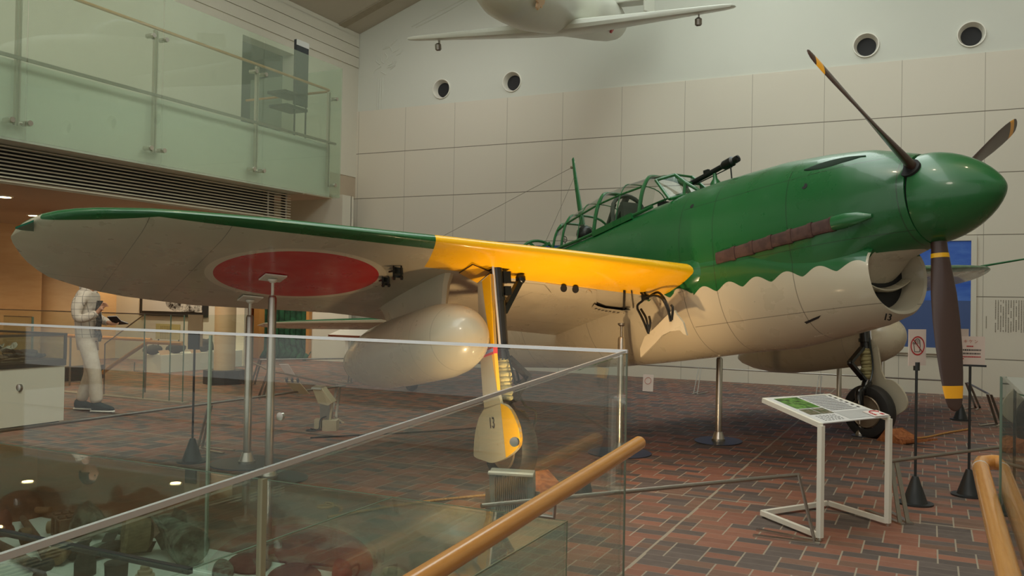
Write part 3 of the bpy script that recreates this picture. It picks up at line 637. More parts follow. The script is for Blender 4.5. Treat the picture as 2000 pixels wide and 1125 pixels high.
rimA = [(1156, 600), (1162, 606), (1178, 610), (1196, 612), (1216, 613), (1240, 613), (1262, 611)]; rimB = [(1161, 594), (1168, 598), (1182, 602), (1198, 604), (1216, 606), (1240, 606), (1262, 605)]
q = MB(); a_ = [aw(*p, off=-.01) for p in rimA]; b_ = [aw(*p, off=-.035) for p in rimB]
q.loft([[a, a+Vector((0, 0, -.006)), b+Vector((0, 0, -.006)), b] for a, b in zip(a_, b_)]); O('wheel_well_flange', q, grey_m, T, True, smooth=False)
q = MB(); q.prism([aw(*p, off=-.003) for p in ((1161, 594), (1163, 589), (1185, 598), (1215, 602), (1262, 602), (1262, 605), (1216, 606), (1182, 602))], (0, 0, -.004)); O('wheel_well_shadow_gap', q, dark, T, True, smooth=False)
for k, (u, v) in enumerate(((1164, 604), (1170, 606), (1177, 607.5), (1184, 609), (1191, 610), (1199, 611), (1207, 612), (1220, 612.5), (1229, 612.5), (1238, 612.5), (1247, 612))):
    c_ = aw(u, v-1.5, off=-.034); O('flange_hole', MB().lathe([(0, .014), (.004, .014)], c_, (0, 0, -1), 10), dark, T, True)
for pts in (((1217, 567), (1221, 567), (1220, 602), (1216, 602)), ((1232, 567), (1234, 567), (1238, 602), (1236, 602))): plate('well_rib', pts, .02, gun_m, off=-.004)
for c_, h in (((776, 533), 1.), ((753, 550), .75)):
    q = MB(); P = lambda dx, dy, o_=0: aw(c_[0]+dx, c_[1]+dy, off=o_)
    for dx in (-7*h, 8*h):
        q.bar(P(dx, -12*h, -.01), P(dx, 8*h, -.10*h), .012, .03)
        q.bar(P(dx, 8*h, -.10*h), P(dx+1, 12*h, -.12*h), .02, .02)
    q.prism([P(-9*h, -12*h), P(11*h, -10*h), P(11*h, -1*h), P(-7*h, -3*h)], (0, 0, -.05*h)); q.bar(P(-7*h, 7*h, -.09*h), P(9*h, 8*h, -.09*h), .015, .015); q.bar(P(-16*h, -2*h, -.02), P(-7*h, -4*h, -.03), .012, .012)
    O('bomb_rack', q, gun_m, T, True, smooth=False)
# pylons and drop tanks
for s in (-1, 1):
    rg = []
    for z, hw, xa, xb in ((-.62, .055, -2.65, -3.6), (-.5, .06, -2.62, -3.68), (-.38, .07, -2.58, -3.76), (-.27, .09, -2.5, -3.9)):
        rg.append([Vector((xa+(xb-xa)*(1-cos(pi*u))/2, s*2.72+sg*hw*sin(pi*u)**.5*(1-.3*u), z+.07*(-(xa+(xb-xa)*(1-cos(pi*u))/2)-2.6)*(-1))) for sg, us in ((1, [i/12 for i in range(13)]), (-1, [1-i/12 for i in range(1, 12)])) for u in us])
    py_ = O('tank_pylon', MB().loft(rg), grey_m, T, True)
    prof = [(0, .001), (.012, .07), (.04, .125), (.10, .19), (.18, .238), (.30, .277), (.45, .297), (.6, .30), (1.2, .30), (1.55, .285), (1.85, .24), (2.1, .17), (2.28, .09), (2.36, .03), (2.375, .001)]
    O('drop_tank', MB().lathe(prof, (-2.04, 2.725, -.865) if s > 0 else (-2.11, -2.775, -.815), (-1, .0, -.04), 48), tank_m, T, True, label='smooth glossy grey drop tank')
# main gear
for s in (-1, 1):
    top, wc = Vector((-2.30, s*2.43, zl(-2.3, 2.4))), Vector((-2.334, s*2.372, -1.693))
    G = E('landing_gear_leg', None, None, M=AM.copy()); G.parent = T; G.matrix_local = Matrix(); 
    d = (wc-top).normalized(); ax_ = Vector((0, 1, 0)); ys_ = s*.0
    lt = top+Vector((0, -s*.0, .1)); knee = top+d*.86
    q = MB(); q.cyl(lt, top+d*.60, .058, .052, 20); q.cyl(top+d*.60, top+d*.64, .066, .066, 20); q.cyl(top+d*.22, top+d*.25, .068, .068, 20); q.cyl(top+d*.64, top+d*.72, .05, .06, 20)
    st_ = O('oleo_strut', q, strut_m, G, True)
    q = MB(); q.cyl(top+Vector((0, s*.055, .02))+Vector((.045, 0, 0)), top+d*.62+Vector((.045, s*.05, 0)), .011); O('chrome_rod', q, alu, st_, True)
    q = MB()
    for k in range(9): f = k/8; q.ball(top+d*(.72+.30*f), .062+.006*sin(k*2.3), 14, sq=(1, 1, .55), jit=.05, seed=k)
    O('gaiter', q, plain('canvas_gaiter', S(150, 142, 100), .9, bump=.6), st_, True, label='wrinkled khaki canvas gaiter')
    a = top+d*.70+Vector((-.05, 0, 0)); b = top+d*.88+Vector((-.20, -s*.14, 0)); c = top+d*1.08+Vector((-.05, 0, 0))
    a2, b2, c2 = top+d*.70+Vector((.0, -s*.05, 0)), top+d*.86+Vector((-.03, -s*.25, 0)), top+d*1.05+Vector((.0, -s*.06, 0))
    q = MB(); q.bar(a2, b2, .07, .03); q.bar(b2, c2, .07, .03); q.ball(b2, .028, 10); O('torque_link', q, strut_m, st_, True, smooth=False)
    q = MB(); q.bar(top+Vector((0, -s*.05, -.34)), top+Vector((-.02, -s*.24, -.08)), .05, .045); q.ball(top+Vector((-.02, -s*.25, -.06)), .045, 10); q.cyl(top+Vector((-.03, -s*.25, -.06)), top+Vector((-.03, -s*.25, .08)), .02); O('side_brace', q, gun_m, st_, True)
    q = MB(); q.box(top+Vector((.02, -s*.07, -.06)), (.07, .07, .09)); q.box(top+Vector((.02, -s*.075, -.17)), (.06, .06, .07)); q.cyl(top+Vector((.02, -s*.08, -.10)), top+Vector((.02, -s*.17, -.10)), .008); O('actuator', q, gun_m, st_, True, smooth=False)
    q = MB(); f_ = top+d*1.08; q.tube([f_, f_+Vector((.0, -s*.07, -.08)), wc+Vector((0, -s*.15, .22)), wc+Vector((0, -s*.15, 0))], [.055, .05, .04, .045], 12, sub=4); q.cyl(wc+Vector((0, -s*.17, 0)), wc+Vector((0, s*.05, 0)), .035); O('axle_fork', q, strut_m, st_, True)
    q = MB(); q.tube([top+d*.6+Vector((.06, 0, 0)), top+d*.9+Vector((.10, -s*.03, 0)), top+d*1.08+Vector((.10, -s*.1, 0)), wc+Vector((.1, -s*.20, .25)), wc+Vector((.05, -s*.18, .08))], .010, 6, sub=5); O('brake_hose', q, gun_m, st_, True)
    rt = .298; W_ = .085
    prof = [(-W_*.9, rt*.62), (-W_, rt*.78), (-W_*.86, rt*.92), (-W_*.5, rt*.985), (0, rt), (W_*.5, rt*.985), (W_*.86, rt*.92), (W_, rt*.78), (W_*.9, rt*.62)]
    wl = O('wheel', MB().lathe(prof, wc, (0, 1, 0), 48, cap=False), tyre_m, G, True, label='black rubber tyre')
    q = MB(); q.lathe([(-W_*.8, rt*.60), (-W_*.95, rt*.56), (-W_*.5, rt*.45), (-W_*.7, rt*.2), (-W_*1.0, rt*.12), (W_*1.0, rt*.12), (W_*.7, rt*.2), (W_*.5, rt*.45), (W_*.95, rt*.56), (W_*.8, rt*.60)], wc, (0, 1, 0), 32); O('wheel_hub', q, hub_m, wl, True)
    # outer door
    yo = 2.53
    def dp(u, v): p = ay(u, v, -yo); return Vector((p.x, s*yo, p.z))
    leg = ((933, 552), (942, 549), (958, 535), (961, 600), (966, 690), (972, 765), (978, 788), (946, 800), (943, 774), (938, 702), (934, 600))
    whl = ((946, 797), (978, 788), (996, 799), (1010, 828), (1015, 856), (1010, 876), (989, 894), (962, 904), (946, 900), (928, 893), (925, 882), (928, 845), (935, 816))
    def smooth_px(P, n=5):
        out = []
        for i in range(len(P)-1):
            a, b, c, d = P[max(i-1, 0)], P[i], P[i+1], P[min(i+2, len(P)-1)]
            for k in range(n):
                t = k/n; out.append(tuple(.5*(2*b[j]+(c[j]-a[j])*t+(2*a[j]-5*b[j]+4*c[j]-d[j])*t*t+(3*b[j]-a[j]-3*c[j]+d[j])*t**3) for j in (0, 1)))
        return out+[P[-1]]
    whl = smooth_px(whl)
    q = MB(); q.prism([dp(*p) for p in leg], (0, -s*.025, 0)); q.prism([dp(*p) for p in whl], (0, -s*.025, 0))
    dr = O('gear_door', q, grey_m, G, True, smooth=False)
    if s < 0 or True:
        of = Vector((0, s*.004, 0))
        if s < 0:
            q = MB(); q.prism([dp(*p)+of for p in ((942, 549), (958, 535), (961, 600), (966, 690), (972, 762), (965, 720), (957, 660), (949, 607))], (0, -s*.03, 0)); q.prism([dp(*p)+of for p in smooth_px(((978, 788), (996, 799), (1010, 828), (1015, 856), (1010, 876), (989, 894)))], (0, -s*.03, 0)); O('yellow_edge', q, yel_m, dr, True, smooth=False, label='yellow front strip of the door')
            p_ = dp(962, 827); text('number', '13', .105, gun_m, dr, Matrix.Translation(p_+Vector((0, -.006, 0))) @ frame(Vector((1, 0, .06)).normalized(), Vector((.0, 0, 1)), Vector((.0, -1, 0)), (0, 0, 0)) @ Matrix.Diagonal((.85, 1.15, 1, 1)), .001)
            tag = [dp(929, 694), dp(966, 675), dp(966, 691), dp(930, 703)]; q = MB(); q.prism([p+of*3 for p in tag], (0, -s*.04, 0)); tg = O('warning_tag', q, plain('tag_red', S(196, 40, 40), .6), dr, True, smooth=False, label='red strap with a pale blue centre')
            q = MB(); q.prism([tag[0].lerp(tag[3], .28)+of*4, tag[1].lerp(tag[2], .28)+of*4, tag[1].lerp(tag[2], .72)+of*4, tag[0].lerp(tag[3], .72)+of*4], (0, -s*.003, 0)); O('tag_strip', q, plain('tag_blue', S(128, 140, 190), .6), tg, True, smooth=False)
            q = MB(); m1 = tag[0].lerp(tag[2], .42)+of*5
            q.box(m1, (.006, .004, .022)); q.box(m1+Vector((.065, 0, .015)), (.02, .004, .012)); O('tag_mark', q, gun_m, tg, True, smooth=False)
# inner wheel door hanging on black arms by the starboard root
yd = -.78
cr = [(1251, 698), (1250, 681), (1259, 658), (1266, 652), (1280, 639), (1309, 609), (1317, 606), (1322, 615), (1334, 630), (1341, 655), (1334, 652), (1328, 645), (1309, 647), (1293, 655), (1280, 670), (1264, 686)]
P_ = [ay(u, v, yd) for u, v in cr]
di = O('inner_wheel_door', MB().prism(P_, (0, .02, .0)), grey_m, T, True, smooth=False, label='pale crescent shaped door hanging below the wing root')
A_ = lambda u, v, y=-.78: ay(u, v, y)
q = MB()
for pts in (((1245, 562, -.80), (1258, 582, -.80), (1246, 595, -.79), (1245, 603, -.79)), ((1245, 603, -.79), (1256, 625, -.79), (1266, 650, -.79)), ((1252, 604, -.74), (1262, 622, -.77), (1267, 648, -.79)), ((1268, 618, -.76), (1270, 632, -.78), (1266, 652, -.79)),
            ((1258, 582, -.8), (1275, 577, -.8), (1292, 582, -.8), (1304, 604, -.79), (1310, 628, -.79)), ((1266, 580, -.76), (1285, 571, -.76), (1300, 588, -.76), (1312, 622, -.77)), ((1311, 596, -.79), (1314, 602, -.79), (1312, 625, -.79)), ((1254, 560, -.76), (1262, 578, -.78))):
    q.tube([A_(*p) for p in pts], .011, 8, sub=4)
q.box(A_(1260, 581, -.79), (.06, .04, .05)); O('door_arm', q, gun_m, di, True)
# canopy
hoops = [(-2.62, .455, .81, .345), (-2.80, .43, .835, .36), (-3.15, .40, .84, .365), (-3.51, .36, .825, .365), (-3.80, .335, .775, .36), (-4.10, .32, .71, .35), (-4.29, .315, .65, .33), (-4.42, .31, .54, .28)]
def hoop(h, k=0., N=20, lean=.07):
    x, zs, zt, hw = h; return [Vector((x+lean*math.sin(pi*j/N)**.5*(1-1.6*sin(pi*j/N)**6), -(hw+k)*math.copysign(abs(cos(pi*j/N))**.75, cos(pi*j/N)), zs+(zt+k-zs)*sin(pi*j/N)**.8)) for j in range(N+1)]
cg = O('canopy', MB().loft([hoop(h) for h in hoops], False, False), plexi, T, True, label='clear canopy in a green frame')
q = MB()
for i, h in enumerate(hoops):
    if i in (1, 3, 5, 6): q.tube(hoop(h, .003), .020 if i in (1, 3) else .014, 8)
    elif i in (2, 4): q.tube(hoop(h, .003), .006, 6)
for j in (4, 16): q.tube([hoop(h, .003)[j] for h in hoops[1:7]], .011, 8)
for j in (0, 20): q.tube([hoop(h, .003)[j] for h in hoops[:7]], .018, 8)
O('canopy_frame', q, green_m, cg, True)
wa, wb, wc_, wd_, we = ay(1281, 352, -.25), ay(1318, 341, -.12), ay(1338, 356, -.11), ay(1336, 381, -.13), ay(1308, 389, -.31)
wf, wg = ay(1367, 373, -.07), ay(1355, 384, -.17)
mir = lambda p: Vector((p.x, -p.y, p.z))
ws = O('windshield', MB().prism([wa, wb, wc_, wd_, we], (0, .006, 0)), clear, T, True, smooth=False, label='flat paned windshield')
O('windshield_pane', MB().prism([mir(p) for p in (wa, wb, wc_, wd_, we)], (0, -.006, 0)), clear, ws, True, smooth=False)
O('windshield_pane', MB().prism([wb, wc_, mir(wc_), mir(wb)], (-.004, 0, -.004)), clear, ws, True, smooth=False)
O('windshield_pane', MB().prism([wc_, wd_, mir(wd_), mir(wc_)], (-.006, 0, 0)), clear, ws, True, smooth=False)
O('windshield_pane', MB().prism([wc_, wf, wg, wd_], (0, .006, 0)), clear, ws, True, smooth=False)
q = MB()
for f_ in (lambda p: p, mir):
    for a_, b_ in ((wa, wb), (wb, wc_), (wc_, wd_), (wd_, we), (we, wa), (wc_, wf), (wd_, wg), (wf, wg)): q.tube([f_(a_), f_(b_)], .016, 8)
for p in (wa, wb, wc_, wd_, wf): q.tube([p, mir(p)] if p is not wa else [p, Vector((p.x, p.y*.5, p.z+.05)), Vector((p.x, -p.y*.5, p.z+.05)), mir(p)], .012, 8)
O('windshield_frame', q, green_m, ws, True)
for s in (-1, 1): O('canopy_rail', MB().box((-3.18, s*.39, .38), (.62, .03, .06), Matrix.Rotation(-.11, 3, 'Y')), green_m, cg, True, smooth=False)
q = MB(); q.box((-3.3, 0, .50), (.05, .26, .34)); q.tube([(-3.35, -.22, .36), (-3.35, -.2, .66), (-3.35, 0, .76), (-3.35, .2, .66), (-3.35, .22, .36)], .022, 8, sub=4); q.bar((-3.35, 0, .75), (-3.7, 0, .38), .05, .05); q.bar((-3.35, -.18, .66), (-3.65, -.1, .38), .03, .03); q.bar((-3.35, .18, .66), (-3.65, .1, .38), .03, .03)
O('pilot_headrest', q, plain('cockpit_dark_green', (.05, .06, .045), .6), T, True, smooth=False)
q = MB(); q.ball((-3.95, -.12, .45), .10, 12); q.box((-3.95, -.1, .36), (.16, .16, .12)); q.box((-2.75, .05, .45), (.1, .3, .2)); O('cockpit_equipment', q, gun_m, T, True)
q = MB(); c_ = Vector((-4.22, -.2, .44)); q.tube([c_+Vector((0, .03*cos(a), .035*sin(a))) for a in [2*pi*k/14 for k in range(14)]], .004, 6, closed=True); q.cyl(c_+Vector((0, 0, -.035)), c_+Vector((0, 0, -.13)), .004); q.cyl(c_+Vector((0, -.03, 0)), c_+Vector((0, .03, 0)), .003); q.cyl(c_+Vector((0, 0, -.03)), c_+Vector((0, 0, .03)), .003); O('ring_sight', q, gun_m, T, True)
# rear gun ring
q = MB(); c_ = Vector((-4.98, 0, .34)); Rr = .30
q.tube([c_+Vector((-.03*sin(a), Rr*cos(a), .24*sin(a))) for a in [pi*k/16 for k in range(17)]], .018, 8); q.bar(c_+Vector((0, -.26, .02)), c_+Vector((0, .16, .22)), .012, .03); q.bar(c_+Vector((0, -.14, .2)), c_+Vector((0, .14, .0)), .012, .03)
O('rear_gun_ring', q, green_m, T, True)
# mast, wires, sight
q = MB(); q.loft([[Vector((x+a*cos(2*pi*k/12), .4*a*sin(2*pi*k/12), z)) for k in range(12)] for x, z, a in ((-4.13, .60, .045), (-4.19, 1.1, .032), (-4.215, 1.40, .022), (-4.21, 1.415, .01))]); ms = O('antenna_mast', q, green_m, T, True)
q = MB(); q.cyl((-4.22, 0, 1.31), (-9.1, 0, .95), .0025, n=5); q.cyl((-4.2, 0, 1.2), (-4.75, -.1, .48), .002, n=5); O('antenna_wire', q, steel_dk, ms, True)
O('insulator', MB().ball((-4.25, 0, 1.31), .02, 8), hub_m, ms, True)
q = MB(); q.tube([(-2.48, 0, .66), (-2.2, 0, .70), (-2.0, 0, .733)], .026, 14); q.lathe([(0, .028), (.03, .045), (.13, .047), (.15, .03), (.18, .034), (.2, .032), (.205, .018)], (-2.0, 0, .733), (1, 0, .13), 20); q.bar((-2.35, 0, .645), (-1.88, 0, .70), .008, .008); q.cyl((-1.9, 0, .55), (-1.9, 0, .70), .007)
q.box((-2.2, 0, .735), (.06, .03, .03)); q.tube([(-1.8, -.02, .78), (-1.76, -.03, .75), (-1.8, -.03, .71)], .005, 6); O('telescopic_sight', q, gun_m, T, True)
q = MB(); q.lathe([(0, .06), (.05, .05), (.09, .022), (.14, .018)], (-2.1, 0, .55), (0, 0, 1), 12); O('sight_mount', q, green_m, T, True)
# tail
for s in (-1, 1):
    rg = []
    for y, xa, xb, th in ((.0, -8.15, -9.55, .09), (.6, -8.25, -9.52, .08), (1.3, -8.38, -9.45, .06), (1.8, -8.5, -9.35, .045), (2.05, -8.6, -9.2, .03), (2.2, -8.72, -9.0, .012)):
        rg.append([Vector((xa+(xb-xa)*(1-cos(pi*u))/2, s*y, -.04+.02*y*0+sg*th*sin(pi*u)**.6*(1-.6*u))) for sg, us in ((1, [i/12 for i in range(13)]), (-1, [1-i/12 for i in range(1, 12)])) for u in us])
    def tp(t): x, y, z = t.xyz(); return t.mix(t.n('GREATER_THAN', z, -.035), GREY, GREEN)
    O('tailplane', MB().loft(rg), paint('tailplane_paint', tp), T, True)
rg = [[Vector((xa+(xb-xa)*(1-cos(pi*u))/2, sg*th*sin(pi*u)**.6*(1-.6*u), z)) for sg, us in ((1, [i/12 for i in range(13)]), (-1, [1-i/12 for i in range(1, 12)])) for u in us] for z, xa, xb, th in ((.1, -8.0, -9.6, .08), (.4, -8.3, -9.7, .06), (.8, -8.65, -9.68, .04), (1.05, -8.95, -9.5, .02))]
O('tail_fin', MB().loft(rg), green_m, T, True)
tw = Vector((-8.5, 0, -.98)); q = MB(); q.lathe([(-.05, .08), (-.055, .11), (0, .13), (.055, .11), (.05, .08)], tw, (0, 1, 0), 24); q.lathe([(-.06, .04), (.06, .04)], tw, (0, 1, 0), 12); tw_o = O('tail_wheel', q, tyre_m, T, True)
q = MB(); q.bar(tw+Vector((0, .06, 0)), tw+Vector((.1, .05, .5)), .03, .03); q.bar(tw+Vector((0, -.06, 0)), tw+Vector((.1, -.05, .5)), .03, .03); O('tail_wheel_fork', q, strut_m, tw_o, True, smooth=False)
q = MB(); q.lathe([(0, .02), (.25, .02), (.3, .03)], (-5.7, 0, -1.12), (1, 0, .1), 8); q.bar((-5.6, 0, -1.1), (-5.65, 0, -.93), .02, .02); O('arrester_hook', q, gun_m, T, True)

# ================================================================== white rocket glider hanging from the ceiling
om = plain('glider_white', S(206, 206, 192), .4, var=.03, coat=.2)
Rw = Vector((RT.x, RT.y, 0)).normalized(); Fw = Vector((fw.x, fw.y, 0)).normalized()
oc = CAM+Fw*12.85+Rw*.60; oc.z = 5.62; an = math.radians(21); pt_ = math.radians(-13)
OX = (-Rw*sin(an)-Fw*cos(an))*cos(pt_)+Vector((0, 0, sin(pt_))); OX.normalize(); OYv = Vector((0, 0, 1)).cross(OX).normalized(); OZ = OX.cross(OYv)
OMt = frame(OX, OYv, OZ, oc)
H = E('rocket_glider', 'small white rocket aircraft with cherry blossom mark hanging high above the bomber', 'aircraft', M=OMt)
def cyls(x, zc, r, zr=None):
    zc += .12; r *= .88
    return [Vector((x, r*cos(2*pi*k/36), zc+(zr or r)*sin(2*pi*k/36))) for k in range(36)]
q = MB(); q.loft([cyls(*a) for a in ((2.75, .1, .01), (2.72, .1, .10), (2.6, .1, .24), (2.4, .1, .36), (2.1, .1, .45), (1.7, .12, .52), (1.2, .12, .56), (.5, .14, .57), (-.3, .14, .56), (-1.2, .12, .52), (-2.2, .08, .46), (-2.9, .05, .40), (-3.25, .03, .34), (-3.3, .03, .28))]); O('fuselage', q, om, H, True)
q = MB(); q.loft([cyls(*a) for a in ((.75, .55, .05), (.6, .62, .2), (.2, .68, .28), (-.4, .66, .27), (-1.0, .55, .2), (-1.4, .5, .05))]); O('canopy', q, plain('glider_canopy', (.3, .34, .33), .1), H, True)
for s in (-1, 1):
    rg = []
    for y, xa, xb, th, z in ((.0, .45, -.85, .13, -.15), (.5, .42, -.82, .12, -.14), (1.6, .18, -.58, .08, -.1), (2.4, .02, -.42, .05, -.07), (2.52, -.02, -.36, .035, -.065), (2.56, -.1, -.28, .015, -.065)):
        rg.append([Vector((xa+(xb-xa)*(1-cos(pi*u))/2, s*y, z+sg*th*sin(pi*u)**.55*(1-.6*u))) for sg, us in ((1, [i/12 for i in range(13)]), (-1, [1-i/12 for i in range(1, 12)])) for u in us])
    wo = O('wing', MB().loft(rg), om, H, True)
    q = MB(); q.lathe([(0, .02), (.02, .05), (.1, .05), (.12, .03)], (-.15, s*2.05, -.17), (0, 0, -1), 12); q.box((-.2, s*2.05, -.13), (.04, .02, .1)); O('aileron_bracket', q, steel_dk, wo, True)
    q = MB(); q.lathe([(.0, .34), (.02, .36), (.08, .34)], (.2, s*.52, -.12), (0, s*.2, -.05), 20)
    q2 = MB(); q2.box((-2.75, s*.40, .42), (.75, .80, .05)); O('tailplane', q2, om, H, True, smooth=False, bev=.02)
    q2 = MB(); q2.box((-2.8, s*.80, .62), (.8, .04, .8)); O('tail_fin', q2, om, H, True, smooth=False, bev=.015)
q = MB()   # cherry blossom on the nose side (port)
for s in (1,):
    c_ = Vector((1.95, s*.405, .07)); nr = Vector((0.2, s*.92, -.36)).normalized(); u_ = Vector((1, 0, 0)); v_ = nr.cross(u_)
    pts = []
    for k in range(40):
        a = 2*pi*k/40; r_ = .16*(.62+.38*abs(cos(2.5*a))**.6)*(1-.25*max(0, cos(5*a))**12); pts.append(c_+nr*.03+(u_*cos(a)+v_*sin(a))*r_)
    q.prism(pts, nr*-.03)
O('blossom_mark', q, plain('blossom_tan', S(214, 178, 140), .6), H, True, smooth=False)
q = MB()
for s in (1,):
    c_ = Vector((-1.9, s*.36, .0)); nr = Vector((-.13, s*.88, -.46)).normalized(); q.lathe([(-.02, .13), (.012, .13)], c_+nr*.028, nr, 28)
O('red_disc', q, plain('disc_red', S(176, 60, 60), .6), H, True)
q = MB()
for a in (Vector((.6, .3, .6)), Vector((.6, -.3, .6)), Vector((-1.8, 0, .45))):
    p = OMt @ a; q.cyl(p, Vector((p.x, p.y, cz(p.x)+.05)), .008, n=6)
O('hanging_wire', q, steel_dk, H)
# ================================================================== steel jack stands under the aircraft
def jack(u, v, top, lab, r=.033, plate=True, base=.30, ell=1., hgt=None):
    b = pz(u, v); top_w = AM @ Vector(top) if hgt is None else Vector((b.x, b.y, hgt))
    b = Vector((top_w.x, top_w.y, 0)) if hgt is None else b
    t = E('jack_stand', lab, 'support stand', (b.x, b.y, 0), group='steel jack stands under the aircraft')
    zt = top_w.z
    O('base_plate', MB().lathe([(0, base), (.010, base)], b, n=48, sx=1., sy=ell), plain('dark_base_plate', (.05, .055, .07), .35, .4), t)
    O('foot_collar', MB().lathe([(.010, r*2.1), (.03, r*2.1), (.03, r*1.9), (.10, r*1.25), (.102, r)], b, n=32), steel, t)
    O('pole', MB().lathe([(.1, r), (zt-.17, r), (zt-.15, r*.7)], b, n=32), steel, t)
    q = MB(); q.lathe([(zt-.16, r*.35), (zt-.05, r*.35), (zt-.05, r*.6), (zt-.035, r*1.1), (zt-.02, r*1.1)], b, n=24)
    if plate:
        c = Vector((b.x, b.y, zt-.012)); nr = (AM.to_3x3() @ Vector((-INC, KD*1., 1))).normalized(); xx = AX.cross(nr).cross(nr).normalized(); yy = nr.cross(xx)
        q.box(c, (.17, .17, .012), Matrix((xx, yy, nr)).transposed())
    O('jack_head', q, steel_dk if not plate else white_paint, t); return t
p = aw(489, 581); jack(489, 893, (p.x, p.y, zl(p.x, p.y)), 'steel jack stand under the wing roundel, rear one of the pair, further left')
p = aw(533, 540); jack(536, 920, (p.x, p.y, zl(p.x, p.y)), 'steel jack stand under the red roundel, front one of the pair, to the right')
p = aw(1213, 627); jack(1215, 890, (-2.74, -.75, -.655), 'steel jack stand seen through the glass corner under the wing root', plate=False)
jack(1403, 862, None, 'steel jack stand on an oval dark plate under the grey belly', hgt=1.02, plate=False, ell=.8)
jack(1638, 803, None, 'thin steel jack stand just left of the port wheel, seen below the far drop tank', hgt=.95, plate=False, base=.12)
jack(1722, 803, None, 'thin steel jack stand behind the port wheel', hgt=1.0, plate=False, base=.12)
jack(1680, 852, None, 'short steel jack stand in front of the port tyre hub', hgt=.34, plate=False, base=.09, r=.024)

# ================================================================== sign posts and barriers
paper = plain('sign_paper', S(214, 196, 184), .7, var=.02); red_ink = plain('red_ink', S(176, 40, 44), .7); dk_ink = plain('dark_ink', S(60, 56, 52), .7); red_soft = plain('soft_red_ink', S(190, 120, 104), .7)
def post(u, v, z1, lab, turn=0.):
    b = pz(u, v); R = Matrix.Rotation(turn, 4, 'Z'); t = E('sign_post', lab, 'sign', M=Matrix.Translation((b.x, b.y, 0)) @ R)
    L = lambda x, y, z: Vector((b.x, b.y, 0))+(R @ Vector((x, y, z)))
    O('base', MB().lathe([(0, .125), (.012, .125), (.014, .085), (.20, .022), (.203, .012)], (b.x, b.y, 0), n=36), black, t)
    O('pole', MB().cyl((b.x, b.y, .2), (b.x, b.y, z1), .0095, n=12), black, t); return t, L, b
def plateq(L, x0, x1, z0, z1, y0=-.006, y1=0., d=0.): q = MB(); q.prism([L(x0, y0, z0), L(x1, y0, z0), L(x1, y0, z1), L(x0, y0, z1)], L(0, y1, 0)-L(0, y0, 0)); return q
# 1: no touching sign
t, L, b = post(1787, 984, 1.02, 'black sign post with a red no-touching hand sign, left of the lowest propeller blade', .85)
O('holder', MB().cyl(L(0, 0, .97), L(0, 0, 1.03), .022, n=12), black, t)
pl = O('sign_panel', plateq(L, -.085, .085, 1.005, 1.27), paper, t, smooth=False)
q = MB(); q.loft([[L(.070*f*cos(2*pi*k/32), -.008, 1.15+.070*f*sin(2*pi*k/32)) for k in range(32)] for f in (1., .86)], False)
q.bar(L(-.045, -.0085, 1.195), L(.045, -.0085, 1.105), .002, .011, up=L(0, 1, 0)-L(0, 0, 0)); 
q2 = MB(); hand = [(-.03, -.045), (-.036, 0), (-.048, .022), (-.042, .028), (-.028, .01), (-.026, .045), (-.018, .046), (-.014, .052), (-.006, .053), (0, .055), (.008, .052), (.012, .047), (.02, .045), (.024, .0), (.02, -.045)]
q2.tube([L(x, -.008, 1.15+z*.95) for x, z in hand], .0022, 5, closed=True)
for x in (-.017, -.004, .010): q2.tube([L(x, -.008, 1.15+.045), L(x, -.008, 1.15+.012)], .0016, 5)
O('hand_outline', q2, dk_ink, pl); O('prohibition_ring', q, red_ink, pl, smooth=False)
# 2: danger sign
t, L, b = post(1892, 968, 1.0, 'black sign post with a square danger notice, right of the lowest propeller blade', .35)
O('holder', MB().box2((b.x-.11, b.y-.01, .985), (b.x+.11, b.y+.01, 1.0)), black, t, smooth=False)
pl = O('sign_panel', plateq(L, -.105, .105, 1.0, 1.215), paper, t, smooth=False)
SM = frame((1, 0, 0), (0, 0, 1), (0, -1, 0), (0, -.008, 0))
text('heading', 'キ ケ ン', .030, red_soft, pl, Matrix.Translation((0, 0, 1.175)) @ SM, .0005)
q = MB(); q3 = MB(); rr = random.Random(5)
def wr(q, L, x0, x1, z, h, y=-.008, g=.004):
    x = x0
    while x < x1: d = rr.uniform(.005, .012); q.prism([L(x, y, z), L(min(x+d, x1), y, z), L(min(x+d, x1), y, z+h), L(x, y, z+h)], L(0, .001, 0)-L(0, 0, 0)); x += d+g
wr(q3, L, -.03, .02, 1.135, .009, g=.002); wr(q, L, -.08, .075, 1.105, .012); wr(q, L, -.08, .07, 1.078, .012); wr(q3, L, -.085, .075, 1.055, .008, g=.002); wr(q3, L, -.085, -.05, 1.04, .008, g=.002)
O('black_lines', q, dk_ink, pl, smooth=False, kind='stuff'); O('red_lines', q3, red_ink, pl, smooth=False, kind='stuff')
# 3: sign seen from behind at left
t, L, b = post(375, 902, 1.0, 'black sign post seen from behind with a beige board, in front of the column', pi+.05)
O('holder', plateq(L, -.056, .056, .96, 1.10, y0=.0, y1=.02), black, t, smooth=False, label='flat black holder')
O('sign_panel', plateq(L, -.08, .08, .985, 1.255, y0=-.008, y1=-.001), plain('board_back', S(206, 172, 134), .8), t, smooth=False)
# 4: far sign hidden behind the blade
t, L, b = post(1876, 820, .96, 'black sign post furthest away, its cone behind the propeller tip', .3)
O('sign_panel', plateq(L, -.085, .085, .95, 1.16), paper, t, smooth=False)
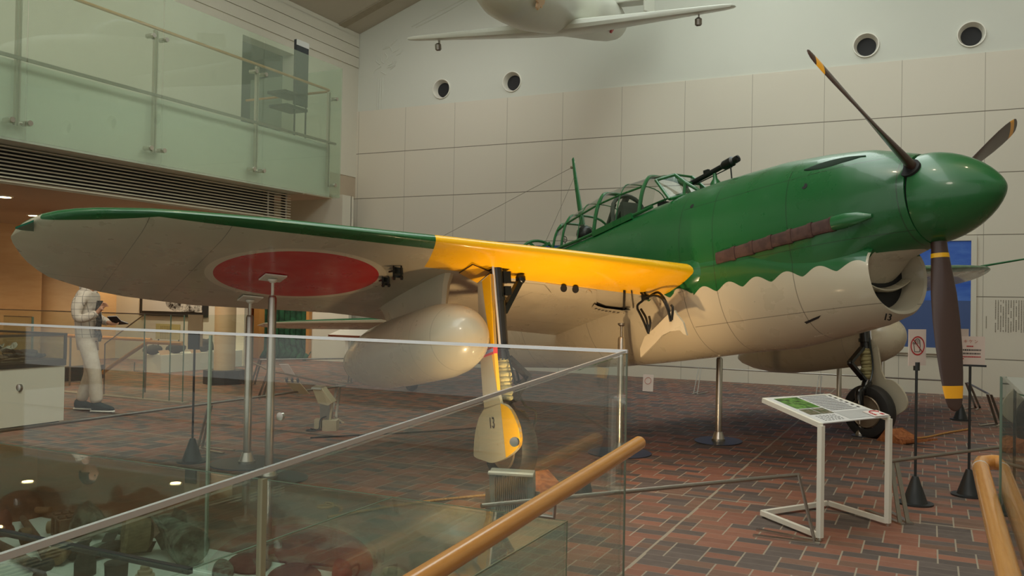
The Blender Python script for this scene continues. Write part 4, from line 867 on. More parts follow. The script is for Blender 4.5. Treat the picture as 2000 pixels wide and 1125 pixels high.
# barriers
def barrier_leg(t, top, foot, dirv, name='leg', lw=.03):
    top, foot, dirv = Vector(top), Vector(foot), Vector(dirv).normalized(); s = dirv.cross(Vector((0, 0, 1)))
    q = MB(); q.bar(top+s*.02, foot+s*.03, .008, lw, up=s); q.bar(top-s*.02, foot-s*.03, .008, lw, up=s)
    lg = O(name, q, steel_dk, t, smooth=False)
    q = MB(); q.bar(foot+dirv*.03+Vector((0, 0, .006))+s*.03, foot-dirv*.36+Vector((0, 0, .006))+s*.03, .035, .010); q.bar(foot+dirv*.03+Vector((0, 0, .006))-s*.03, foot-dirv*.36+Vector((0, 0, .006))-s*.12, .035, .010); O('foot', q, steel, lg, smooth=False)
def barrier(lab, ends, legs, r=.0125, lw=.03):
    e = [Vector(p) for p in ends]; c = sum(e, Vector())/len(e); t = E('barrier', lab, 'barrier', (c.x, c.y, 0), group='low steel barriers around the aircraft')
    q = MB(); q.tube(e, r, 12); O('rail', q, steel_dk, t)
    for top, foot, d in legs: barrier_leg(t, top, foot, d, lw=lw)
a, b = pz(940, 988, .40), pz(1560, 927, .40)
f1 = pz(1592, 1060, 0); barrier('low steel barrier in front, ending at the white info panel stand', (a, b), [(b, f1, (f1-b).normalized()*1+Vector((0, 0, 0)) if False else Vector((f1.x-b.x, f1.y-b.y, 0)))])
a, b = pz(1722, 903, .40), pz(1962, 872, .40); f2 = pz(1766, 1023, 0); tp = pz(1745, 898, .40)
barrier('low steel barrier right of the info panel with its rail reaching the right glass', (a, b), [(tp, f2, Vector((f2.x-tp.x, f2.y-tp.y, 0)))])
a, b, tp, f3 = pz(-30, 846, .40), pz(674, 753, .40), pz(410, 793, .40), pz(390, 876, 0)
tp2, f4 = pz(661, 755, .40), pz(651, 818, 0)
barrier('long low steel barrier passing behind the two wing stands on the left', (a, b), [(tp, f3, Vector((f3.x-tp.x, f3.y-tp.y, 0))), (tp2, f4, Vector((f4.x-tp2.x, f4.y-tp2.y, 0)))])
a, b, c_ = pz(494, 708, .40), pz(527, 724, .40), pz(659, 752, .40); f5 = pz(509, 776, 0)
barrier('low steel barrier behind the wing stands running from near the column to the floor lamp', (a, b, c_), [(b, f5, Vector((f5.x-b.x, f5.y-b.y, 0)))])
a, b = pz(508, 702.5, .40), pz(690, 700, .40); barrier('pale low barrier rail far back below the tailplane', (a, b), [(a, Vector((a.x-.05, a.y-.1, 0)), (1, -.3, 0)), (b, Vector((b.x, b.y-.1, 0)), (1, -.3, 0))])
a, b = pz(1150, 707, .40), pz(1838, 743, .40); l1, l2 = pz(1367, 719, .40), pz(1603, 730, .40)
barrier('low barrier along the far wall under the grey belly', (a, b), [(l1, Vector((l1.x-.03, l1.y-.15, 0)), (0, -1, 0)), (l2, Vector((l2.x-.03, l2.y-.15, 0)), (0, -1, 0))], r=.011, lw=.012)
a, b = pz(1890, 748, .40), pz(1932, 770, .40); f6, f7 = pz(1910, 797, 0), pz(1952, 829, 0)
barrier('low steel barrier at the far right behind the danger notice', (a, b), [(a, f6, Vector((f6.x-a.x, f6.y-a.y, 0))), (b, f7, Vector((f7.x-b.x, f7.y-b.y, 0)))])
# small signs on the floor and rails
b = pz(1267, 765, 0); t = E('floor_sign', 'small pale sign with a faded hand symbol standing on the floor beyond the glass corner', 'sign', (b.x, b.y, 0))
L = lambda x, y, z: Vector((b.x+x, b.y+y, z)); O('sign_panel', MB().prism([L(-.085, -.06, .01), L(.085, -.06, .01), L(.07, .02, .27), L(-.10, .02, .27)], (0, .008, 0)), paper, t, smooth=False)
q = MB(); q.loft([[L(.055*f*cos(2*pi*k/24)-.008, -.02+.02*sin(2*pi*k/24)-.003, .175+.055*f*sin(2*pi*k/24)) for k in range(24)] for f in (1., .84)], False); O('faded_ring', q, red_soft, t, smooth=False)
c_ = pz(556, 722, .45); t = E('tilted_sign', 'small tilted sign with a red ring clipped on the barrier behind the stands', 'sign', (c_.x, c_.y, .4))
M_ = frame((.85, .5, 0.), (.35, -.5, .75), (.3, -.6, -.5), c_); M_ = Matrix.Translation(c_) @ Matrix.Rotation(.5, 4, 'Z') @ Matrix.Rotation(-.9, 4, 'X')
q = MB(); q.add([M_ @ Vector(p) for p in ((-.06, -.10, 0), (.06, -.10, 0), (.13, .10, 0), (.01, .10, 0))], [(0, 1, 2, 3)]); q.add([M_ @ Vector(p) for p in ((-.06, -.10, -.006), (.06, -.10, -.006), (.13, .10, -.006), (.01, .10, -.006))], [(0, 1, 2, 3)]); O('sign_panel', MB().prism([M_ @ Vector(p) for p in ((-.06, -.10, 0), (.06, -.10, 0), (.13, .10, 0), (.01, .10, 0))], M_.to_3x3() @ Vector((0, 0, -.006))), plain('pink_white', S(220, 204, 196), .6), t, smooth=False)
q = MB(); q.loft([[M_ @ Vector((.036+.042*f*cos(2*pi*k/24), .05*f*sin(2*pi*k/24), .002)) for k in range(24)] for f in (1., .8)], False); O('ring', q, red_ink, t, smooth=False)
c_ = pz(578, 757, .45); M_ = Matrix.Translation(c_) @ Matrix.Rotation(.35, 4, 'Z') @ Matrix.Rotation(-.8, 4, 'X')
t = E('note_board', 'plain beige note board clipped to the long left barrier by black clips', 'board', (c_.x, c_.y, .4))
O('board', MB().prism([M_ @ Vector(p) for p in ((-.10, -.12, 0), (.05, -.12, 0), (.13, .10, 0), (-.01, .10, 0))], M_.to_3x3() @ Vector((0, 0, -.006))), plain('beige_board', S(186, 168, 136), .7), t, smooth=False)
for dx in (-.08, -.02, .04): q = MB(); q.add([M_ @ Vector((dx+a, -.12+b_, c)) for a in (0, .02) for b_ in (-.03, .02) for c in (-.015, .01)], [(0, 1, 3, 2), (4, 6, 7, 5), (0, 4, 5, 1), (2, 3, 7, 6), (0, 2, 6, 4), (1, 5, 7, 3)]); O('clip', q, black, t, smooth=False)

# ================================================================== white information panel stand
A0, B0, C0, D0 = Vector((-.595, 5.60, 0)), Vector((-.24, 6.20, 0)), Vector((-.645, 6.56, 0)), Vector((-1.01, 6.02, 0))
t = E('info_panel_stand', 'white tubular stand carrying a sloped printed information panel', 'information stand', ((A0+C0)/2).to_tuple())
q = MB(); up = Vector((0, 0, .03))
for a, b in ((A0, D0), (D0, C0), (C0, B0)): q.bar(a+up, b+up, .03, .03)
O('base_frame', q, white_paint, t, smooth=False)
for a in (A0, B0): O('leg', MB().bar(a+Vector((0, 0, .02)), a+Vector((0, 0, .70)), .032, .032, up=(B0-A0).normalized()), white_paint, t, smooth=False)
for a in (A0, B0, C0, D0): O('foot', MB().cyl(a, a+Vector((0, 0, .02)), .014, n=12), steel, t)
zT = py(1495, 782, D0.y).z
A1, B1, C1, D1 = A0+Vector((0, 0, .70)), B0+Vector((0, 0, .70)), Vector((C0.x, C0.y, zT)), Vector((D0.x, D0.y, zT))
q = MB()
for a, b in ((A1, D1), (B1, C1), (D1, C1)): q.bar(a, b, .025, .03)
O('panel_frame', q, white_paint, t, smooth=False)
ex = (B1-A1).normalized(); ey = (D1-A1); eyL = ey.length; ey.normalize(); ez = ex.cross(ey); exL = (B1-A1).length
# print runs: photo side = A-D edge
def PT(u, v, h=.018): return A1+ex*u*exL+ey*v*eyL+ez*h
sheet = O('printed_sheet', MB().prism([PT(.015, -.01, .012), PT(.985, -.01, .012), PT(.985, .98, .012), PT(.015, .98, .012)], ez*.006), plain('sheet_white', S(214, 214, 212), .35, var=.01), t, smooth=False)
def pq(u0, u1, v0, v1, h=.019): return [PT(u0, v0, h), PT(u1, v0, h), PT(u1, v1, h), PT(u0, v1, h)]
ph = worn('field_photo', (S(70, 130, 40), S(120, 160, 80), S(40, 70, 30)), 9, .4, 0)
ph2 = worn('excavation_photo', (S(120, 104, 84), S(150, 140, 126), S(60, 80, 44)), 14, .4, 0)
O('photograph', MB().prism(pq(.08, .42, .50, .92), ez*.001), ph, sheet, smooth=False, label='green field photograph')
O('photograph', MB().prism(pq(.08, .24, .27, .47), ez*.001), ph2, sheet, smooth=False, label='small brown excavation photograph')
O('photograph', MB().prism(pq(.255, .42, .27, .47), ez*.001), ph2, sheet, smooth=False, label='small brown and green photograph')
O('grey_box', MB().prism(pq(.44, .93, .04, .30), ez*.001), plain('grey_tint', S(176, 176, 174), .5), sheet, smooth=False)
q = MB(); rr = random.Random(9)
for k in range(10):
    v = .93-k*.06
    if v < .34: break
    u = .46
    while u < .84: d = rr.uniform(.02, .06); q.prism(pq(u, min(u+d, .86), v-.035, v), ez*.0012); u += d+.008
for k in range(5):
    u = .10
    while u < .38: d = rr.uniform(.015, .04); q.prism(pq(u, u+d, .05+k*.038, .066+k*.038), ez*.0012); u += d+.02
O('body_text', q, plain('text_grey', S(150, 150, 150), .6), sheet, smooth=False, kind='stuff')
q = MB()
for k in range(6): q.prism(pq(.895, .925, .86-k*.095, .90-k*.095), ez*.0012)
O('title_text', q, dk_ink, sheet, smooth=False, kind='stuff')
card = O('sticker_card', MB().prism(pq(.78, 1.0, .0, .20, .022), ez*.004), plain('card_white', S(224, 214, 208), .5), t, smooth=False)
q = MB(); q.tube([PT(.89+.07*cos(a), .115+.06*sin(a), .028) for a in [pi*.05+pi*1.1*k/12 for k in range(13)]], .004, 5); q.prism(pq(.81, .84, .03, .08, .027), ez*.001); q.prism(pq(.92, .96, .03, .08, .027), ez*.001); O('headphone_mark', q, red_ink, card, smooth=False)

# ================================================================== floor floodlights
t = E('uplight', 'small low stand-in uplight added to light the wing, mostly hidden behind the wooden handrail', 'lamp', (UPX, UPY, 0))  # added lamp standing in for the unseen warm source on the wing
O('housing', MB().lathe([(0, .07), (.02, .075), (.08, .06), (.09, .055)], (UPX, UPY, 0), n=28), black, t); O('lens', MB().lathe([(.085, .045), (.092, .045)], (UPX, UPY, 0), n=24), emit('uplight_lens', (1, .75, .45), 8), t)
cf = Vector((-2.49, 5.22, .17)); aim = Vector((-.25, 1.0, .22)).normalized(); sx_ = Vector((0, 0, 1)).cross(aim).normalized()*-1; uy = aim.cross(sx_)*-1
if uy.z < 0: uy = -uy
MF = Matrix((sx_, aim, uy)).transposed()
t = E('floodlight', 'grey finned floodlight on the floor seen from behind through the glass', 'lamp', (cf.x, cf.y, 0))
hd = O('housing', MB().box(cf, (.30, .08, .27), MF), plain('light_grey_metal', S(150, 158, 150), .4, .3), t, smooth=False, bev=.008)
q = MB()
for k in range(17): q.box(cf+MF @ Vector((-.105+k*.0131, -.055, -.01)), (.004, .035, .25), MF)
O('heat_fins', q, steel, hd, smooth=False)
q = MB(); q.box(cf+MF @ Vector((0, -.05, .135)), (.30, .03, .014), MF); O('top_lip', q, white_paint, hd, smooth=False)
O('lens', MB().box(cf+MF @ Vector((0, .043, 0)), (.26, .006, .23), MF), emit('flood_lens', (1, .72, .4), 6), t, smooth=False)
q = MB()
for s in (-1, 1): q.bar(cf+MF @ Vector((s*.165, 0, 0)), Vector((cf.x, cf.y, .01))+sx_*s*.165, .012, .04)
q.box((cf.x, cf.y, .008), (.36, .22, .016), Matrix((sx_, Vector((0, 0, 1)).cross(sx_)*1, Vector((0, 0, 1)))).transposed()); O('bracket', q, steel_dk, t, smooth=False)
b = pz(640, 842, 0); t = E('floodlight', 'beige floodlight tilted upward on a bracket with two small boxes, behind the wing stands', 'lamp', (b.x, b.y, 0))
bm = plain('lamp_beige', S(166, 154, 128), .5)
R2 = Vector((.9, .436, 0)); F2 = Vector((-.436, .9, 0)); U2 = Vector((0, 0, 1))
W_ = lambda r, f, z: b+R2*r+F2*f+U2*z
O('ballast_box', MB().prism([W_(-.06, 0, .0), W_(.09, 0, 0), W_(.09, 0, .11), W_(-.06, 0, .11)], F2*.16), bm, t, smooth=False)
O('junction_box', MB().prism([W_(-.15, .02, .02), W_(-.08, .02, .02), W_(-.08, .02, .12), W_(-.15, .02, .12)], F2*.1), bm, t, smooth=False)
O('bracket', MB().prism([W_(-.10, .08, .12), W_(.0, .08, .12), W_(.0, .08, .28), W_(-.11, .08, .28)], F2*.02), steel_dk, t, smooth=False)
q = MB(); q.bar(W_(.01, .06, .11), W_(.03, .06, .29), .035, .02); O('arm', q, bm, t, smooth=False)
q = MB(); q.prism([W_(-.18, .0, .46), W_(-.07, -.02, .455), W_(.05, -.02, .30), W_(-.0, -.02, .27), W_(-.11, .0, .29)], F2*.22); O('lamp_head', q, bm, t, smooth=False, bev=.006)
O('head_cap', MB().prism([W_(-.18, -.01, .465), W_(-.07, -.03, .46), W_(-.075, -.03, .44), W_(-.185, -.01, .445)], F2*.24), steel, t, smooth=False)
q = MB(); q.tube([W_(-.03, .05, .15), W_(-.08, 0, .12), W_(-.09, -.04, .02), W_(-.2, -.05, .01), W_(-.22, 0, .01), W_(-.14, .02, .01), W_(-.17, -.05, .03)], .007, 6, sub=5); O('cord', q, black, t)
tag_ = lambda n, m, mat, lab, cat, **k: O(n, m, mat, None, False, k.pop('smooth', True), label=lab, cat=cat, **k)
q = MB(); q.tube([pz(606, 855, .01), pz(700, 850, .012), pz(830, 843, .012), pz(952, 834, .01)], .008, 8, sub=4); tag_('floor_rod', q, black, 'thin dark rod lying on the bricks beside the beige floodlight', 'rod')
rope = worn('rope_tan', (S(180, 130, 70), S(150, 104, 56), S(200, 150, 90)), 40, .9, .3)
q = MB(); q.tube([pz(640, 1010, .012), pz(760, 990, .012), pz(850, 977, .012), pz(950, 967, .012), pz(1000, 963, .02), pz(1040, 938, .06)], .009, 8, sub=6); tag_('rope', q, rope, 'tan rope on the bricks leading to the chock of the near wheel', 'rope')
q = MB()
cc = pz(640, 995, .012)
q.tube([cc+Vector(((.10-.004*k)*cos(k*.45), (.10-.004*k)*sin(k*.45), .002*k)) for k in range(22)], .009, 7); tag_('rope_coil', q, rope, 'small coil of tan rope on the bricks behind the glass case', 'rope')
q = MB(); q.tube([pz(1762, 852, .03), pz(1800, 855, .012), pz(1850, 845, .012), pz(1893, 838, .012)], .011, 8, sub=5); tag_('rope', q, rope, 'tan rope lying on the floor from the port wheel chock toward the sign posts', 'rope')
chm = worn('chock_wood', (S(150, 88, 44), S(122, 66, 34), S(170, 104, 58)), 10, .8, .3)
a = AM @ Vector((-2.334, -2.372, -1.693)); fdir = Vector((AX.x, AX.y, 0)).normalized(); sd = Vector((-fdir.y, fdir.x, 0))
for (wy, lab) in ((-2.372, 'brown wooden wedge chock in front of the near wheel behind the glass'), (2.372, 'brown wooden wedge chock in front of the port wheel')):
    c_ = AM @ Vector((-2.334, wy, -1.693)); c_.z = 0
    for s in (1,):
        e = c_+fdir*s*.19
        q = MB(); q.prism([e-sd*.16, e+fdir*.30-sd*.16, e+fdir*.27-sd*.16+Vector((0, 0, .05)), e+fdir*.10-sd*.16+Vector((0, 0, .13)), e+fdir*.05-sd*.16+Vector((0, 0, .06))], sd*.32)
        tag_('wheel_chock', q, chm, lab, 'chock', smooth=False)
q = MB(); c_ = AM @ Vector((-2.334, 2.372, -1.693)); c_.z = 0
for k in range(3): q.bar(c_+fdir*(.5)+sd*(-.12+.1*k)+Vector((0, 0, .03)), c_+fdir*.72+sd*(-.12+.1*k)+Vector((0, 0, .07)), .03, .02)
q.bar(c_+fdir*.5-sd*.14+Vector((0, 0, .03)), c_+fdir*.5+sd*.1+Vector((0, 0, .03)), .03, .04); tag_('chock_rack', q, chm, 'low wooden forked rack on the floor ahead of the port wheel', 'chock', smooth=False)

# ================================================================== foreground glass balustrade along the ramp
XB, YC, ZC = -1.19, 3.61, 1.22
Bz = lambda y: ZC-(YC-y)*.058
t = E('glass_balustrade', 'clear glass balustrade with thin aluminium top rails meeting at a corner in the foreground', 'balustrade', (XB, YC, 0))
gA = O('glass_panel', MB().box2((-3.585, YC-.006, .0), (XB-.012, YC+.006, ZC-.012)), clear, t, smooth=False)
O('glass_panel', MB().box2((-8.2, YC-.006, .0), (-3.60, YC+.006, ZC-.012)), clear, t, smooth=False)
q = MB(); q.prism([(XB-.006, -.2, -.1), (XB-.006, 1.33, -.1), (XB-.006, 1.33, Bz(1.33)-.012), (XB-.006, -.2, Bz(-.2)-.012)], (.012, 0, 0)); O('glass_panel', q, clear, t, smooth=False)
q = MB(); q.prism([(XB-.006, 1.36, -.1), (XB-.006, YC, -.1), (XB-.006, YC, ZC-.012), (XB-.006, 1.36, Bz(1.36)-.012)], (.012, 0, 0)); O('glass_panel', q, clear, t, smooth=False)
O('top_rail', MB().bar((-8.2, YC, ZC), (XB+.008, YC, ZC), .014, .015), alu, t, smooth=False)
O('top_rail', MB().bar((XB, YC+.008, ZC), (XB, -.2, Bz(-.2)), .009, .011), alu, t, smooth=False)
O('corner_edge', MB().box2((XB+.001, YC-.003, 0), (XB+.008, YC+.006, ZC-.01)), plain('edge_grey', S(120, 124, 108), .2), t, smooth=False)
O('glass_edge', MB().box2((-3.600, YC-.007, 0), (-3.585, YC+.007, ZC-.012)), plain('edge_pale', S(150, 160, 140), .25), t, smooth=False)
O('post', MB().box2((XB-.003, 1.332, -.1), (XB+.009, 1.346, Bz(1.3)-.012)), plain('post_beige', S(168, 164, 136), .35, .2), t, smooth=False, label='slim pale post')
for u, v in ((548, 813), (1005, 863), (38, 757)):
    c_ = py(u, v, YC); O('glass_bolt', MB().lathe([(-.009, .022), (.008, .022), (.009, .018)], c_, (0, -1, 0), 20), steel, t)
# wooden handrails
hr = lambda y: .85-(3.56-y)*.047
q = MB(); XH = -1.09; q.tube([(XH, y, hr(y)) for y in (0.2, 1.2, 2.2, 3.2, 3.50)], .0285, 28); q.ball((XH, 3.50, hr(3.5)), .0285, 20)
t = E('handrail', 'varnished round wooden handrail with a rounded end in the centre foreground', 'handrail', (XH, 2, .7)); O('rail', q, rail_wood, t)
for y in (1.0, 2.6): q = MB(); q.tube([(XH, y, hr(y)-.02), (XH, y, hr(y)-.07), (XB+.006, y, hr(y)-.07)], .008, 10); O('bracket', q, steel, t)
q = MB(); xr, xr2 = .185, .40; zr = lambda y: .80-(4.05-y)*.03
q.tube([(xr, y, zr(y)) for y in (0.2, 1.5, 2.5, 3.4, 3.97)]+[(xr+.01, 4.05, .80), (xr+.05, 4.10, .80), (xr2-.05, 4.10, .80), (xr2-.01, 4.05, .80)]+[(xr2, y, zr(y)) for y in (3.97, 3.4, 2, .2)], .031, 24)
t = E('handrail', 'varnished wooden handrail bending round the glass end at the right edge', 'handrail', (.29, 2, .7)); O('rail', q, rail_wood, t)
for x in (xr, ): O('joint_ring', MB().lathe([(0, .0316), (.014, .0316)], (x, 3.93, zr(3.93)), (0, 1, .03), 24), alu, t)
q = MB(); q.cyl((.30, 3.0, .62), (.42, 3.0, .62), .012); q.cyl((.34, 3.0, .62), (.355, 3.0, .62), .03); O('bracket', q, steel, t)
t = E('glass_balustrade', 'clear glass balustrade end panel at the right edge of the frame', 'balustrade', (.27, 3.45, 0))
O('glass_panel', MB().box2((.222, -.2, 0), (.234, 3.45, 1.20)), clear, t, smooth=False)
O('glass_panel', MB().box2((.24, 3.438, 0), (2.6, 3.45, 1.20)), case_glass, t, smooth=False)
O('glass_edge', MB().box2((.218, 3.446, 0), (.238, 3.456, 1.20)), edge_glass, t, smooth=False)

# ================================================================== low glass display case in the foreground
CX, CY, CZ, CB = -1.44, 3.585, .46, .05
t = E('display_case', 'long low glass display case with a white base in the left foreground', 'display case', (-4.5, 2.6, 0))
O('base', MB().box2((-8.0, .8, .0), (CX-.02, CY-.02, CB)), plain('case_base_white', S(214, 226, 214), .6, var=.02), t, smooth=False)
XJ = -2.36; YJ = 2.30
for x0, x1 in ((-8.0, XJ-.002), (XJ+.002, CX)):
    for y0, y1 in ((.8, YJ-.012), (YJ+.012, CY)): O('top_glass', MB().box2((x0, y0, CZ-.008), (x1, y1, CZ)), case_glass, t, smooth=False)
O('side_glass', MB().box2((CX-.008, .8, 0), (CX, CY, CZ-.009)), case_glass, t, smooth=False)
O('side_glass', MB().box2((-8.0, CY-.008, 0), (CX-.009, CY, CZ-.009)), case_glass, t, smooth=False)
O('mullion', MB().box2((-8.0, YJ-.011, CZ-.02), (XJ, YJ+.011, CZ+.002)), black, t, smooth=False)
O('divider', MB().box2((-8.0, YJ-.01, CB), (XJ-.35, YJ+.002, CB+.05)), plain('divider_tan', S(190, 176, 136), .7), t, smooth=False)
q = MB(); q.box2((XJ-.004, YJ+.012, CZ-.001), (XJ+.004, CY, CZ+.001)); O('glass_joint', q, edge_glass, t, smooth=False)
q = MB(); q.box2((CX-.004, .8, CZ-.003), (CX+.002, CY, CZ+.002)); q.box2((-8, CY-.003, CZ-.002), (CX, CY+.002, CZ+.002)); q.box2((CX-.003, CY-.003, 0), (CX+.002, CY+.002, CZ)); O('glass_rim', q, edge_glass, t, smooth=False)
# relics
rust = worn('rusted_iron', (S(84, 56, 44), S(60, 42, 34), S(112, 78, 58)), 9, .9, .8); brz = worn('corroded_bronze', (S(96, 112, 96), S(140, 156, 140), S(58, 66, 56)), 7, .8, .6)
old = worn('old_brown_metal', (S(92, 76, 60), S(70, 58, 48), S(116, 98, 76)), 12, .85, .5); dkm = worn('dark_old_metal', (S(52, 52, 46), S(74, 72, 64), S(40, 38, 34)), 12, .8, .5)
lea = worn('aged_leather', (S(88, 60, 52), S(72, 50, 44), S(102, 72, 62)), 9, .85, .3); tan = worn('aged_tin', (S(150, 136, 104), S(126, 114, 88), S(168, 150, 116)), 8, .7, .3)
GZ = CB
def at(u, v, h=0.): return pz(u, v, GZ+h)
ppm = lambda p: FPX/((p-CAM).dot(fw))
RV = Vector((RT.x, RT.y, 0)).normalized(); FV = Vector((fw.x, fw.y, 0)).normalized()
c_ = at(48, 1003); k_ = 46/ppm(c_)
q = MB(); q.lathe([(0, k_*1.08), (.012, k_*1.02), (.03, k_*.92), (k_*.55, k_*.84), (k_*.85, k_*.62), (k_*1.02, k_*.3), (k_*1.06, .001)], c_+FV*-.06, n=28, sx=1.1, sy=.85); tag_('rusty_helmet', q, rust, 'rusty brown steel helmet lying upright in the display case', 'helmet')
c_ = at(168, 1016, .1)+Vector((0, -.02, 0)); q = MB(); q.lathe([(0, .11), (.015, .115), (.03, .105), (.09, .08), (.13, .045), (.17, .03), (.34, .022)], c_+Vector((-.03, .0, .0)), RV*.95+Vector((0, 0, -.2)), 28); tag_('bronze_funnel', q, brz, 'green corroded domed funnel with a long neck behind the slatted block', 'relic')
# slatted block (cell pack)
a = at(99, 1044); dx = RV; wv = .19
t = E('cell_pack', 'grey wooden slatted block holding rows of small round cells in the display case', 'relic', (a.x, a.y, CB)); wd_m = worn('grey_wood', (S(126, 112, 92), S(104, 92, 76), S(140, 126, 104)), 14, .9, .3)
ux = (Vector((.80, -.35, 0))).normalized(); uy_ = Vector((.35, .8, 0)).normalized(); a0 = Vector((a.x, a.y, CB))
MX = lambda x, y, z: a0+ux*x+uy_*y+Vector((0, 0, z))
q = MB()
for x in (0, .085, .10, .185): q.prism([MX(x, 0, 0), MX(x+.012, 0, 0), MX(x+.012, 0, .12), MX(x, 0, .12)], uy_*.12)
q.prism([MX(0, 0, 0), MX(.197, 0, 0), MX(.197, 0, .01), MX(0, 0, .01)], uy_*.12); q.prism([MX(0, 0, .105), MX(.197, 0, .105), MX(.197, 0, .115), MX(0, 0, .115)], uy_*.12); O('frame', q, wd_m, t, smooth=False)
for x in (.03, .065, .13, .165):
    for y in (.02, .06, .10): O('cell', MB().cyl(MX(x, y, .01), MX(x, y, .13), .017, n=12), old, t)
c_ = at(222, 1082, .02); q = MB(); ax1 = Vector((-.55, -.75, .12)); q.lathe([(0, .005), (.002, .105), (.02, .108), (.03, .10), (.13, .085), (.15, .05)], c_+Vector((0, .05, .09)), -ax1, 32); tag_('round_canister', q, worn('brass_drum', (S(120, 108, 74), S(96, 88, 60), S(136, 126, 92)), 8, .7, .3), 'squat round brassy canister on its side, left of the big corroded cylinder', 'relic')
c_ = at(388, 1104, .0)+Vector((0, 0, .098)); axc = Vector((-.72, .32, .10)).normalized(); c_ = c_+Vector((0, -.05, 0))
q = MB(); q.lathe([(0, .0), (.0, .092), (.008, .098), (.04, .098), (.05, .094), (.13, .088), (.18, .075), (.25, .062), (.34, .052), (.42, .04)], c_, axc, 40)
for k in range(4): 
    a_ = k*pi/2+.5; s1 = axc.cross(Vector((0, 0, 1))).normalized(); s2 = axc.cross(s1); dd = s1*cos(a_)+s2*sin(a_); q.prism([c_+axc*.16+dd*.06, c_+axc*.36+dd*.03, c_+axc*.40+dd*.09, c_+axc*.26+dd*.11], axc.cross(dd)*.008)
q.lathe([(-.012, .03), (.01, .035)], c_, axc, 16)
tag_('corroded_shell', q, brz, 'large green corroded cylinder with fins lying in the display case', 'relic')
for u, v, lab in ((196, 1062, 'left'), (270, 1080, 'right')):
    c_ = at(u, v); q = MB(); q.prism([c_, c_+RV*.06+FV*.02, c_+RV*.075+FV*.05+Vector((0, 0, .05)), c_+RV*.015+FV*.03+Vector((0, 0, .05))], FV*.004); tag_('label_card', q, plain('label_dark', S(70, 70, 64), .6), 'small dark caption card in the display case, the %s one before the round canister' % lab, 'label', smooth=False)
def rod(name, pts, r, m, lab, cat='relic', n=14):
    q = MB(); q.tube([at(*p[:2])+Vector((0, 0, p[2])) for p in pts], r, n); return tag_(name, q, m, lab, cat)
rod('rusty_pipe', [(44, 1022, .03), (70, 1062, .035), (92, 1100, .04)], [.018, .022, .03], old, 'brown rusty pipe with a thick end crossing under the black case joint')
rod('rusty_pipe', [(-10, 1072, .03), (30, 1092, .03), (66, 1118, .03)], .024, old, 'straight brown pipe leading to the three lobed valve')
rod('wooden_mallet', [(2, 1008, .03), (40, 1006, .03), (98, 1012, .05)], [.02, .022, .018], worn('mallet_wood', (S(128, 92, 62), S(108, 76, 50), S(140, 106, 74)), 10, .8, .2), 'brown wooden rod lying across in front of the rusty helmet')
c_ = at(95, 1030, .03); q = MB(); q.lathe([(0, .0), (0, .036), (.06, .034), (.09, .02)], c_, (.9, .5, .1), 20); tag_('tin_cup', q, tan, 'small tan tin cup left of the slatted block', 'relic')
c_ = at(40, 1068, .0); q = MB(); q.lathe([(0, .045), (.01, .048), (.05, .046), (.055, .035), (.02, .03)], c_+Vector((0, 0, .05)), (.3, .9, .1), 24, cap=False); q.lathe([(.028, .033), (.03, .033)], c_+Vector((0, 0, .05)), (.3, .9, .1), 24); tag_('lens_ring', q, worn('ring_metal', (S(96, 84, 56), S(60, 66, 60), S(120, 100, 66)), 9, .7, .3), 'corroded round lens ring near the left edge of the case', 'relic')
c_ = at(78, 1118, .03); q = MB()
for k in range(3): a_ = k*2*pi/3+.5; q.ball(c_+RV*.04*cos(a_)+Vector((0, 0, .04*sin(a_)+.02)), .032, 12, jit=.06, seed=k)
q.ball(c_+Vector((0, 0, .02)), .035, 12); tag_('lobed_valve', q, dkm, 'dark three lobed valve wheel at the end of the straight pipe', 'relic')
c_ = at(105, 1108, .0); q = MB(); q.lathe([(0, .03), (.0, .045), (.02, .05), (.10, .05), (.14, .04), (.15, .03)], c_+Vector((0, 0, .05)), (-.4, .7, .1), 24); tag_('fuse_canister', q, worn('canister_tan', (S(130, 104, 70), S(92, 72, 52), S(150, 122, 84)), 10, .8, .4), 'ribbed tan canister lying below the pipe', 'relic')
for k, (u, v, m) in enumerate(((140, 1098, dkm), (158, 1104, brz), (176, 1096, dkm))):
    c_ = at(u, v, .0); q = MB(); q.lathe([(0, .03), (.12, .034), (.16, .03), (.20, .015), (.24, .013)], c_+Vector((0, 0, .035)), (-.5+.3*k, .8, .05), 20); tag_('old_bottle', q, m, ('dark old bottle lying leftmost in the heap', 'greenish old bottle lying in the middle of the heap', 'dark old bottle lying rightmost in the heap')[k]+' before the corroded cylinder', 'bottle')
c_ = at(166, 1122, 0); q = MB(); q.lathe([(0, .05), (.06, .05), (.10, .035), (.14, .012)], c_, (0, 0, 1), 20); tag_('small_bell', q, dkm, 'dark upright bell shaped relic at the bottom of the case view', 'relic')
c_ = at(227, 1125, 0); q = MB(); q.lathe([(0, .052), (.055, .054), (.065, .057), (.07, .05), (.066, .0)], c_, (0, 0, 1), 28); tag_('round_tin', q, dkm, 'round dark lidded tin standing on the case base', 'relic')
c_ = at(283, 1130, 0); q = MB(); q.lathe([(0, .045), (.02, .045), (.025, .034), (.04, .034), (.045, .022), (.06, .022), (.062, .0)], c_, (0, 0, 1), 24); tag_('stepped_knob', q, tan, 'small stepped brass knob right of the round tin', 'relic')
c_ = at(8, 1045, .0); q = MB(); q.ball(c_+Vector((0, 0, .07)), .05, 14, sq=(.8, .8, 1.5), jit=.06, seed=4); q.ball(c_+Vector((0, 0, .02)), .055, 12, jit=.05, seed=5); tag_('red_flask', q, worn('red_rust', (S(104, 58, 48), S(84, 48, 40), S(122, 72, 58)), 9, .8, .4), 'reddish rusted flask at the left edge of the case', 'relic')
q = MB(); rr = random.Random(11)
for (cu, cv, n, lab) in ((0, 0, 0, ''),): pass
